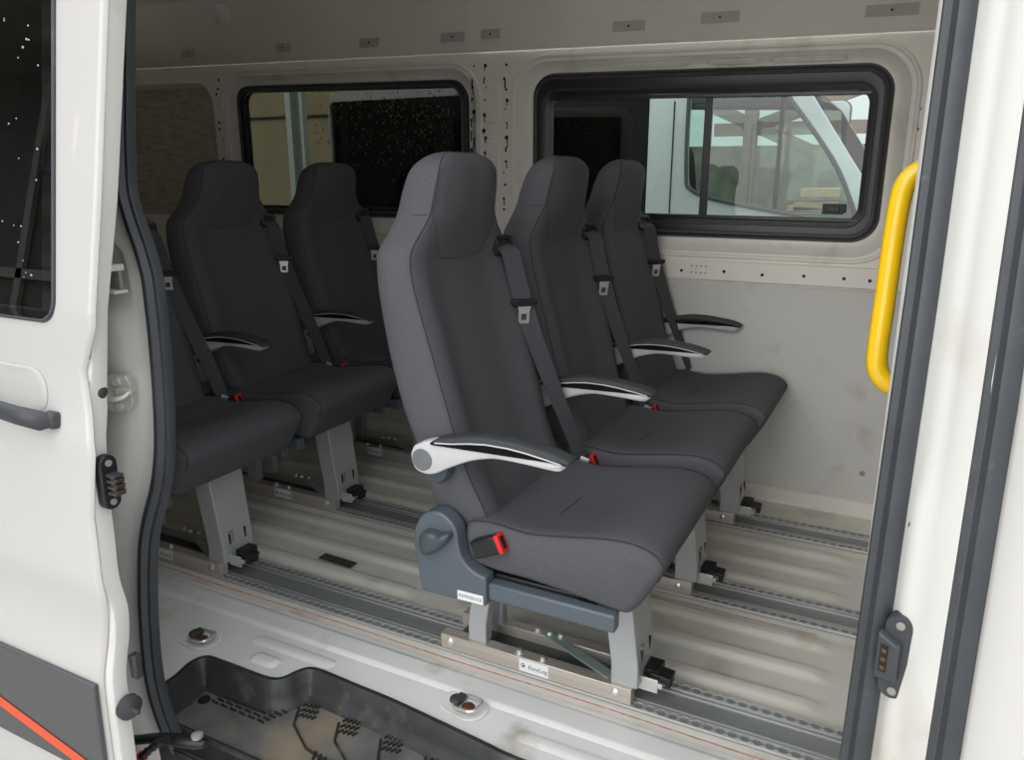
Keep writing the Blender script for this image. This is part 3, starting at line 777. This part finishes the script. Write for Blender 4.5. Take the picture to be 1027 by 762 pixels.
# yellow grab handle on the inside of the front post
hp = [(.06,1.10,1.130),(.018,1.10,1.131),(-.002,1.10,1.126),(-.015,1.098,1.112),(-.020,1.096,1.09),(-.022,1.092,1.04),(-.023,1.083,.96),(-.024,1.078,.90),(-.021,1.077,.878),(-.011,1.076,.864),(.006,1.076,.858),(.06,1.076,.857)]
mb = MB(); mb.tube(catmull(hp, 5), .0128, 16); gh = mb.build('grab_handle', 'yellow', smooth=60)
tag(gh, 'yellow tubular grab handle beside the doorway', 'handle')

# ------------------------------------------------------------------ windows
def window(n, w, inner, opening, slider):
    a, b, c, d, r = w
    y0 = YW-.020
    root = bpy.data.objects.new('window_%d' % n, None); C.objects.link(root); root.location = ((a+c)/2, YW, b); struct(root)
    off = Vector(root.location)
    def L(mb): FW(mb); mb.v = [v-off for v in mb.v]; return mb
    ia, ib, ic, id_ = inner
    mb = MB(); A = [rrect(a-.008, b-.008, c+.008, d+.008, r+.008, 9), rrect(a, b, c, d, r, 9), rrect(a+.012, b+.012, c-.012, d-.012, r-.008, 9), rrect(ia-.012, ib-.012, ic+.012, id_+.012, .05, 9), rrect(ia, ib, ic, id_, .045, 9), rrect(ia, ib, ic, id_, .045, 9)]
    Y_ = (YW-.002, y0, y0-.003, y0+.006, y0+.010, YW+.03)
    mb.loft([[(p[0], y, p[1]) for p in q] for q, y in zip(A, Y_)], cap0=False, cap1=False)
    L(mb).build('window_frame', 'frame', root, smooth=30)
    mb = MB(); mb.tube([(p[0], y0-.002, p[1]) for p in rrect(a+.012, b+.012, c-.012, d-.012, r-.008, 9)], .006, 8, closed=True)
    mb.tube([(p[0], y0+.004, p[1]) for p in rrect(ia-.02, ib-.02, ic+.02, id_+.02, .055, 9)], .004, 8, closed=True); L(mb).build('frame_gasket', 'rubber', root)
    return root, L
w1, L1 = window(1, WINS[0], (-1.225,.985,-.165,1.392), None, True)
mb = MB(); mb.box((-.93, YW+.016, 1.185), (.58,.004,.40)); L1(mb).build('pane', 'pane', w1)
mb = MB(); mb.box((-.41, YW+.006, 1.185), (.49,.004,.40)); pn = L1(mb).build('pane', 'pane', w1)
mb = MB(); mb.box((-.652, YW+.008, 1.185), (.024,.022,.40)); L1(mb).build('pane_bar', 'frame', w1, bevel=.002)
mb = MB(); mb.box((-.69, YW-.008, 1.383), (1.06,.02,.012)); mb.box((-.69, YW-.008, .987), (1.06,.02,.012)); L1(mb).build('slide_track', 'frame2', w1, bevel=.002)
mb = MB(); mb.box((-.238, YW-.002, 1.022), (.062,.016,.034)); mb.box((-.238, YW-.010, 1.022), (.044,.008,.020)); mb.box((-.205, YW-.002, 1.024), (.012,.018,.028)); L1(mb).build('window_latch', 'blackpl', w1, bevel=.003)
w2, L2 = window(2, WINS[1], (-2.722,.985,-1.592,1.432), None, False)
mb = MB(); mb.box((-2.155, YW+.012, 1.205), (1.14,.004,.46)); L2(mb).build('pane', 'pane_dark', w2)
# rain drops on the outside of the rear window
mb = MB()
def dropm(x, z, r, y):
    n = 6; rings = [[(x+r*s*math.cos(2*PI*k/n), y+dy*r, z+r*s*1.2*math.sin(2*PI*k/n)) for k in range(n)] for s, dy in ((1,0),(.75,.45),(.3,.65))]
    mb.loft(rings)
for k in range(520):
    x = random.triangular(-2.38,-1.61,-1.68); z = random.triangular(1.08,1.44,1.36)
    dropm(x, z, random.choice((.0018,.0024,.003,.0042)), YW+.014)
for k in range(40): dropm(random.uniform(-2.68,-1.62), random.uniform(1.0,1.44), .0015, YW+.014)
o = L2(mb).build('rain_drops', 'drop', w2); o['kind'] = 'stuff'

# ------------------------------------------------------------------ sliding door (open, slid back along the outside)
OFF = -.16
def DE(z): return interp(z, [-.25,.03,.185,.30,.39,.54,.66,.72,.80,.88,1.08,1.38,1.75], [-1.255,-1.245,-1.240,-1.226,-1.206,-1.218,-1.200,-1.210,-1.220,-1.184,-1.170,-1.157,-1.14])
droot = thing('sliding_door', 'open white sliding door with dark glass and an orange stripe on grey film', 'door', (-1.7, .8, -.25))
DO = Vector(droot.location)
def D(mb): mb.v = [v-DO for v in mb.v]; return mb
def Yd(z):
    fold = .012*(1/(1+math.exp((z-.70)*70)))+.010*(1/(1+math.exp((z-.42)*40)))-.016*bump1(z-.33,.12,.9)
    return Ys(z)+OFF-fold*.8
zd = [-.24+.02*i for i in range(100)]
GZ0, GZ1, GX1 = .90, 1.62, -1.292
mb = MB(); cols = []
def skinrow(xa, xb, zs):
    rows = [[(xa(z), Yd(z), z), ((xa(z)*.5+xb(z)*.5), Yd(z), z), (xb(z)-.012, Yd(z), z), (xb(z)-.003, Yd(z)+.002, z), (xb(z), Yd(z)+.008, z)] for z in zs]
    mb.loft(rows, closed=False, cap0=False, cap1=False)
skinrow(lambda z: -2.55, DE, [z for z in zd if z <= GZ0+.001])
skinrow(lambda z: GX1-.02, DE, [z for z in zd if z >= GZ0-.001])
skinrow(lambda z: -2.55, DE, [z for z in zd if z >= GZ1-.001])
D(mb).build('door_skin', 'white', droot, smooth=60, weld=False)
# leading edge face of the door
mb = MB(); rows = []
for z in zd:
    e = DE(z); y = Yd(z); e2 = interp(z, [-.25,.2,.35,.54,.75,.9,1.08,1.4,1.75], [-1.235,-1.222,-1.206,-1.220,-1.220,-1.200,-1.178,-1.160,-1.145])
    rows.append([(e, y+.008, z),(e-.003, y+.011, z),(e2-.002, y+.013, z),(e2, y+.016, z),(e2-.002, y+.044, z),(e2-.012, y+.050, z),(e2-.10, y+.055, z)])
mb.loft(rows, closed=False, cap0=False, cap1=False); D(mb).build('door_edge', 'jamb', droot, smooth=50)
# inner face
mb = MB(); mb.loft([[(-2.55, Yd(z)+.056, z), (DE(z)-.09, Yd(z)+.056, z)] for z in zd if z < GZ0], closed=False, cap0=False, cap1=False); D(mb).build('inner_panel', 'blackpl', droot)
# glass, bonded on the outside, rounded lower corner
mb = MB()
gl = []
for a, b in rrect(-2.45, GZ0-.018, GX1+.012, 1.70, .035, 8): gl.append((a, b))
import itertools
def onskin(poly, y_off, th, nrow=24):
    """fill the polygon in horizontal rows so that it follows the skin"""
    zmin = min(p[1] for p in poly); zmax = max(p[1] for p in poly); rows = []
    n = len(poly)
    for j in range(nrow+1):
        z = zmin+(zmax-zmin)*(j/nrow); z = min(zmax-1e-5, max(zmin+1e-5, z)); xs = []
        for i in range(n):
            (xa, za), (xb, zb) = poly[i], poly[(i+1) % n]
            if (za-z)*(zb-z) < 0 or za == z: xs.append(xa+(xb-xa)*(z-za)/(zb-za) if zb != za else xa)
        rows.append((z, min(xs), max(xs)))
    rings = [[(xa, Yd(z)+y_off, z),(xb, Yd(z)+y_off, z),(xb, Yd(z)+y_off+th, z),(xa, Yd(z)+y_off+th, z)] for z, xa, xb in rows]
    return rings
mb.loft(onskin(gl, -.004, .004, 60)); dg = D(mb).build('door_glass', 'doorglass', droot, smooth=60)
mb = MB()
gp = [(-2.45,GZ0-.020),(-1.50,GZ0-.020)]+[(GX1+.014-.037+.037*math.sin(a), GZ0-.020+.037-.037*math.cos(a)) for a in [PI/2*k/8 for k in range(9)]]+[(GX1+.014,z) for z in (1.0,1.1,1.2,1.3,1.4,1.5,1.6,1.70)]
mb.tube([(x, Yd(z)-.001, z) for x, z in gp], .004, 8); D(mb).build('glass_rubber', 'rubber', droot)
# inner window surround behind the glass
mb = MB(); mb.tube([(x, Yd(z)+.03, z) for x, z in [(-1.45,1.7),(-1.425,1.30),(-1.425,1.10),(-1.435,1.04),(-1.47,1.005),(-1.55,.99),(-2.4,.985)]], .006, 8); D(mb).build('inner_surround', 'foil', droot)
mb = MB(); mb.loft([[(-2.5, Yd(z)+.054, z), (GX1+.03, Yd(z)+.054, z)] for z in zd if z > GZ0-.03], closed=False, cap0=False, cap1=False); D(mb).build('blackout_panel', 'inside', droot)
# rain drops
mb = MB()
for k in range(34):
    x = random.uniform(-1.47,-1.31); z = random.uniform(.93,1.40); r = random.choice((.0014,.0018,.0024)); n = 6
    mb.loft([[(x+r*s*math.cos(2*PI*q/n), Yd(z)-.004-dy*r, z+r*s*math.sin(2*PI*q/n)) for q in range(n)] for s, dy in ((1,0),(.75,.45),(.3,.65))])
o = D(mb).build('rain_drops', 'drop', dg); o['kind'] = 'stuff'
# handle with its scoop
mb = MB()
hpth = [(-1.56,-.030,.735),(-1.50,-.038,.731),(-1.42,-.040,.724),(-1.35,-.035,.717),(-1.305,-.024,.711),(-1.288,-.010,.709)]
rings = []
for (x, dy, z), sx in zip(hpth, (.9,1,1,1.05,1.1,.6)):
    y = Yd(z)+dy
    rings.append([(x+.0, y+.012*math.cos(a)*sx, z+.0165*math.sin(a)*sx) for a in [2*PI*k/14 for k in range(14)]])
mb.loft(rings); hd = D(mb).build('door_handle', 'darkgreypl', droot, smooth=60)
mb = MB(); mb.box((-1.298, Yd(.706)-.006, .709), (.03,.02,.03)); D(mb).build('handle_foot', 'darkgreypl', hd, bevel=.006)
mb = MB(); a = rrect(-1.62,.712,-1.325,.792,.038,8); cx_, cz_ = -1.47,.752
mb.loft([[(cx_+(p[0]-cx_)*s, Yd(cz_+(p[1]-cz_)*s)-.002+dy, cz_+(p[1]-cz_)*s) for p in a] for s, dy in ((1.05,.001),(1,-.0015),(.9,.0),(.3,.001))], cap0=False); D(mb).build('handle_scoop', 'white', droot, smooth=70)
# grey film and orange stripe on the lower door
def zl(x): return .190+0*(x)
band = [(-2.55,.206),(-1.262,.206),(-1.266,.03),(-1.285,-.24),(-2.55,-.24)]
mb = MB(); mb.loft(onskin([(-2.55,.215),(-1.241,.215),(-1.248,.03),(-1.250,.0),(-2.55,.0)], -.010, .010, 20)); bnd = D(mb).build('grey_film', 'trimgrey', droot, bevel=.003)
mb = MB()
S0 = [(-1.36,-.075),(-1.66,.092),(-2.2,.40)]
def stripe(x): return .078-(x+1.585)*.20
rows = []
for k in range(24):
    x = -2.2+k*(.915/23); zc = stripe(x); 
    rows.append([(x, Yd(zc)-.0115, max(.0,min(.205,zc-.013))), (x, Yd(zc)-.0115, max(.0,min(.205,zc+.013)))])
mb.loft(rows, closed=False, cap0=False, cap1=False)
D(mb).build('orange_stripe', 'orange', bnd, smooth=0)
# small parts on the door's leading edge
mb = MB(); mb.lathe([(.017,-.002),(.017,.006),(.013,.014),(.006,.018),(0,.019)], (-1.236, .826, .757), (1,-.25,0), 18); D(mb).build('bump_stop', 'rubber', droot)
t2 = MB(); a = rrect(.806-.017,.550,.806+.017,.650,.016,7)
t2.loft([[(x, p[0]*1., p[1]) for p in a] for x in (-1.220,-1.202)]); cm = D(t2).build('contact_plate', 'blackpl', droot, bevel=.003)
t2 = MB()
for k in range(4): t2.box((-1.192,.808,.582+k*.011), (.022,.020,.0055))
D(t2).build('contact_finger', 'darkgreypl', cm, bevel=.001)
t2 = MB()
for k in range(3): t2.box((-1.186,.808,.5875+k*.011), (.018,.016,.004))
D(t2).build('contact_pin', 'brass', cm)
t2 = MB()
for z in (.564,.636): t2.lathe([(.006,0),(.006,.002),(0,.002)], (-1.202,.806,z), (1,0,0), 12)
D(t2).build('screw', 'foil', cm)
mb = MB(); mb.lathe([(.024,-.004),(.024,.006),(.017,.011),(.010,.013),(.005,.015),(.004,.032),(0,.033)], (-1.216,.788,.150), (1,-.1,0), 18); D(mb).build('locating_pin', 'darkgreypl', droot, smooth=40)
mb = MB(); mb.box((-1.214,.812,.225), (.018,.016,.05)); D(mb).build('edge_block', 'darkgreypl', droot, bevel=.003)

# striker plate on the rear post
yst = Ys(.728)-.037
t = thing('striker_plate', 'zinc striker plate with a loop on the white rear door post', 'striker plate', (-1.284, yst-.012, .728)); t.rotation_euler.z = .55; t.scale = (1.12,1.12,1.12)
mb = MB(); oc = [(-.024,-.020),(-.016,-.030),(.016,-.030),(.024,-.018),(.024,.018),(.016,.030),(-.016,.030),(-.024,.020)]
mb.prism(oc, -.006, .016); mb.build('plate', 'striker', t, bevel=.0015)
mb = MB(); mb.tube(catmull([(-.018,-.004,-.002),(-.016,-.018,-.004),(-.002,-.024,-.004),(.014,-.02,-.002),(.022,-.012,.004),(.026,-.004,.006)], 4), .0055, 8); mb.box((.014,-.010,.006),(.026,.012,.012)); mb.build('loop', 'striker', t, bevel=.001)
for z in (-.021,.021):
    mb = MB(); mb.lathe([(.0075,0),(.0075,.003),(.004,.004),(0,.003)], (0,-.006,z), (0,-1,0), 12); mb.build('bolt', 'chrome', t)
# bump stop bracket higher up
t = thing('guide_bracket', 'white metal guide bracket in the pocket of the rear door post', 'bracket', (-1.305, Ys(.935)-.02, .935))
mb = MB(); mb.box((0,-.012,.022), (.036,.030,.012)); mb.build('arm', 'jamb', t, bevel=.002)
mb = MB(); mb.box((.002,-.012,-.022), (.040,.030,.006)); mb.build('arm', 'jamb', t, bevel=.002)
mb = MB(); mb.box((-.004,-.002,0), (.03,.008,.04)); mb.lathe([(.003,0),(.003,.001),(0,.001)], (.002,-.006,.0), (0,-1,0), 8); mb.build('plate', 'foil', t, bevel=.001)

# roller arm with orange strap
t = thing('roller_arm', 'black lower roller arm between the sliding door and the step', 'arm', (-1.34,.90,-.08))
TO = Vector(t.location)
mb = MB()
pth = [(-1.385,.862,-.050),(-1.35,.868,-.036),(-1.29,.880,-.016),(-1.23,.892,-.006),(-1.165,.908,-.004)]
rings = []
for (x,y,z), w in zip(catmull(pth,3), [.028,.024,.020,.017,.016,.016,.016,.017,.018,.019,.020,.020,.012]):
    rings.append([(x+.2*w*math.cos(a), y+.8*w*math.cos(a), z+.7*w*math.sin(a)) for a in [2*PI*k/10+PI/10 for k in range(10)]])
mb.loft(rings); mb.v = [v-TO for v in mb.v]; mb.build('arm', 'blackpl', t, smooth=40)
mb = MB(); mb.lathe([(.012,0),(.012,.006),(.006,.009),(0,.009)], (-1.185,.903,.010), (0,0,1), 12); mb.v = [v-TO for v in mb.v]; mb.build('bolt', 'foil', t)
mb = MB(); mb.box((-1.385,.862,-.052), (.02,.04,.07)); mb.v = [v-TO for v in mb.v]; mb.build('bracket', 'blackpl', t, bevel=.004)
mb = MB()
pth = catmull([(-1.225,.862,.018),(-1.245,.860,.006),(-1.262,.860,-.008),(-1.285,.858,-.03),(-1.305,.856,-.052),(-1.33,.853,-.085),(-1.37,.85,-.14)], 4)
mb.ribbon(pth[14:], [(.6,.1,-.7)]*len(pth[14:]), .022, .004, [(0,-1,.3)]*len(pth[14:])); st = mb.build('strap', 'orange', smooth=50)
tag(st, 'orange strap tied round the black roller arm', 'strap')
mb = MB(); mb.tube(pth[:17], [.007+.003*(k%3==0) for k in range(17)], 8); mb.build('strap_tape', 'blackpl', st, label='black taped end')

# ------------------------------------------------------------------ outside
mb = MB(); mb.box((-2,4,-.63), (60,60,.02)); struct(mb.build('ground', 'lightened_asphalt'))
# parked van beyond the windows
t = thing('parked_van', 'silver van parked alongside, seen through the far windows', 'van', (-1.8,4.6,-.62)); TO = Vector(t.location)
def T(mb): mb.v = [v-TO for v in mb.v]; return mb
outline = [(-3.14,-.35),(.9,-.35),(.95,.55),(.55,.80),(.10,.87),(-.11,.95),(-.50,1.52),(-.62,1.60),(-2.98,1.62),(-3.08,1.50)]
doorw = catmull([(-.985,1.40,0),(-.978,1.12,0),(-.95,1.055,0),(-.825,1.01,0),(-.47,.948,0),(-.27,.925,0),(-.235,.945,0),(-.262,1.02,0),(-.35,1.19,0),(-.56,1.46,0),(-.61,1.50,0),(-.93,1.515,0),(-.975,1.49,0)], 4, True)
doorw = [(p[0], p[1]) for p in doorw]
rearw = rrect(-3.07,.88,-1.17,1.525,.03)
farw = rrect(-2.0,.88,-.45,1.575,.05)
for nm, y in (('near', 3.70), ('far', 5.55)):
    mb = MB(); mb.plate(outline, [doorw, rearw] if nm == 'near' else [farw], y, y+.05); T(mb).build('body_side', 'silver', t, bevel=.004)
    mb = MB(); mb.plate(doorw if nm == 'near' else farw, [], y+.02, y+.026); T(mb).build('door_window', 'vanglass', t)
    if nm == 'near':
        mb = MB(); mb.plate(rearw, [], y+.02, y+.026); T(mb).build('rear_window', 'vandark', t)
    mb = MB(); mb.tube([(p[0], y+(-.004 if nm == 'near' else .054), p[1]) for p in (doorw if nm == 'near' else farw)], .010, 6, closed=True); T(mb).build('window_seal', 'rubber', t)
    mb = MB(); mb.box((-1.05, y+(-.003 if nm == 'near' else .053), .60), (.005,.006,1.7)); T(mb).build('door_gap', 'mark', t)
mb = MB(); mb.box((-.575,3.73,1.22), (.018,.02,.50)); T(mb).build('window_post', 'frame', t)
mb = MB(); mb.box((-1.77,4.65,1.61), (2.30,1.86,.03)); T(mb).build('roof', 'silver', t, bevel=.01)
mb = MB(); mb.loft([[(-.50,3.75,1.52),(-.50,5.55,1.52)],[(-.11,3.75,.95),(-.11,5.55,.95)]], closed=False, cap0=False, cap1=False); T(mb).build('windscreen', 'vanscreen', t)
mb = MB(); mb.loft([[(-.11,3.72,.95),(-.11,5.58,.95)],[(.10,3.72,.875),(.10,5.58,.875)],[(.55,3.72,.80),(.55,5.58,.80)],[(.95,3.72,.55),(.95,5.58,.55)],[(.9,3.72,-.35),(.9,5.58,-.35)]], closed=False, cap0=False, cap1=False); T(mb).build('bonnet', 'silver', t)
mb = MB(); mb.box((-3.06,4.65,.6), (.05,1.86,1.95)); T(mb).build('rear_end', 'silver', t, bevel=.01)
mb = MB(); mb.box((-2.05,4.65,-.2), (2.0,1.8,.1)); mb.box((-2.10,4.65,.6), (.04,1.78,1.9)); T(mb).build('cargo_lining', 'inside', t)
mb = MB(); mb.box((-.75,4.10,.45), (.42,.45,.55)); mb.box((-1.12,4.10,.85), (.14,.50,.85), (0,-.14,0)); T(mb).build('cab_seat', 'inside', t, bevel=.05)
mb = MB(); mb.box((-.15,4.65,.65), (.4,1.75,.45)); T(mb).build('dashboard', 'inside', t, bevel=.04)
for x in (-2.5,.25):
    for y in (3.80,5.50):
        mb = MB(); mb.lathe([(.2,-.1),(.31,-.1),(.335,-.06),(.335,.06),(.31,.1),(.2,.1)], (x,y,-.285), (0,1,0), 28); wh = T(mb).build('wheel', 'tyre', t)
        mb = MB(); mb.lathe([(0,-.08),(.19,-.09),(.21,-.1),(.21,.1),(.19,.09),(0,.08)], (x,y,-.285), (0,1,0), 24); T(mb).build('wheel_rim', 'foil', wh)
# yellow rendered shed behind
mb = MB()
mb.box((-7.2,6.6,1.2), (5.2,.3,3.64)); sh = mb.build('building_wall', 'shed'); tag(sh, 'yellowish rendered building seen through the rear side window', 'building')
mb = MB(); mb.box((-7.2,6.44,1.70), (5.2,.02,.025)); mb.build('wall_joint', 'mark', sh)
mb = MB(); mb.box((-5.08,5.6,1.1), (.06,.09,3.4)); mb.box((-5.00,5.63,1.1), (.10,.02,3.4)); mb.box((-4.945,5.6,1.1), (.03,.06,3.4)); pl = mb.build('steel_post', 'zinc'); tag(pl, 'grey steel post in front of the yellowish building', 'post')
# carport and stone wall behind the parked van
mb = MB(); mb.box((-.8,9.4,.41), (7.6,.4,2.06)); sw = mb.build('stone_wall', 'brick'); tag(sw, 'grey stone wall behind the parked van', 'wall')
t = thing('carport', 'timber carport frame behind the parked van', 'carport', (-1.2,8.2,-.62)); TO = Vector(t.location)
for x in (-3.2,-1.55,.9):
    mb = MB(); mb.box((x,8.2,.95), (.12,.12,3.1)); T(mb).build('post', 'timber', t)
mb = MB(); mb.box((-.9,8.2,2.5), (4.9,.12,.2)); T(mb).build('beam', 'timber', t)
for x0, z0, x1, z1 in ((-3.2,2.35,-.2,1.00),(-1.62,1.54,.6,2.32),(-1.9,1.56,-.3,1.56)):
    mb = MB(); L_ = math.hypot(x1-x0, z1-z0); mb.box(((x0+x1)/2,8.2,(z0+z1)/2), (L_,.1,.12), (0,-math.atan2(z1-z0, x1-x0),0)); T(mb).build('brace', 'timber', t)
t = thing('plank_stack', 'pale planks piled before the stone wall', 'planks', (-.6,7.4,-.62)); TO = Vector(t.location)
for k in range(5):
    mb = MB(); mb.box((-.55+.05*k,7.4,.62+.09*k), (1.1,.5,.07), (0,.06*(k%3-1),0)); T(mb).build('plank', 'plank', t, bevel=.004)
mb = MB(); mb.box((-.5,7.4,-.02), (1.0,.5,1.2)); T(mb).build('crate', 'timber', t)

# dark workshop hall behind the viewer's left, mirrored in the door glass
t = thing('workshop_hall', 'dark open workshop hall facing the van', 'building', (-7,-3.5,-.62)); TO = Vector(t.location)
mb = MB(); mb.box((-7.5,-4.2,1.9), (8,.2,5.0)); mb.box((-7.5,-2.9,4.0), (8,2.6,.15)); T(mb).build('hall_wall', 'darkshed', t)
mb = MB(); mb.box((-6.9,-3.2,2.75), (1.3,.12,.06), (0,0,.5)); T(mb).build('strip_lamp', 'lamp', t)
mb = MB()
for x in (-9.5,-7.6,-5.6,-3.6): mb.box((x,-4.06,1.6), (.12,.06,4.4))
mb.box((-7.5,-4.06,1.5), (8,.06,.12)); T(mb).build('hall_frame', 'foil', t)

# ------------------------------------------------------------------ camera and light
cam = bpy.data.cameras.new('camera'); co = bpy.data.objects.new('camera', cam); C.objects.link(co)
cam.sensor_fit = 'HORIZONTAL'; cam.sensor_width = 36; cam.lens = 776/1027*36; cam.clip_start = .02
co.location = (0,0,1.12); co.rotation_euler = (math.radians(90-14.8), 0, math.radians(27.1))
bpy.context.scene.camera = co

w = bpy.data.worlds.new('sky'); bpy.context.scene.world = w; w.use_nodes = True
N, L = w.node_tree.nodes, w.node_tree.links; bg = N['Background']
tc = N.new('ShaderNodeTexCoord'); sx = N.new('ShaderNodeSeparateXYZ'); L.new(tc.outputs['Generated'], sx.inputs[0])
rp = N.new('ShaderNodeValToRGB'); e = rp.color_ramp.elements
mr = N.new('ShaderNodeMapRange'); mr.inputs['From Min'].default_value = -1; mr.inputs['From Max'].default_value = 1; L.new(sx.outputs['Z'], mr.inputs['Value'])
e[0].position = .485; e[0].color = (.30,.30,.30,1); e[1].position = .515; e[1].color = (.72,.75,.78,1); e3 = rp.color_ramp.elements.new(.95); e3.color = (1.75,1.82,1.9,1)
L.new(mr.outputs[0], rp.inputs['Fac']); L.new(rp.outputs['Color'], bg.inputs['Color']); bg.inputs['Strength'].default_value = .85
sun = bpy.data.lights.new('overcast_sun', 'SUN'); sun.energy = 1.8; sun.angle = math.radians(70); sun.color = (1,.985,.96)
so = bpy.data.objects.new('overcast_sun', sun); C.objects.link(so); d = Vector((.40,1.0,-.24)); so.rotation_euler = d.to_track_quat('-Z','Y').to_euler()

v = bpy.context.scene.view_settings
v.view_transform = 'Standard'; v.look = 'None'; v.gamma = 1; v.use_curve_mapping = False; v.exposure = 0.47
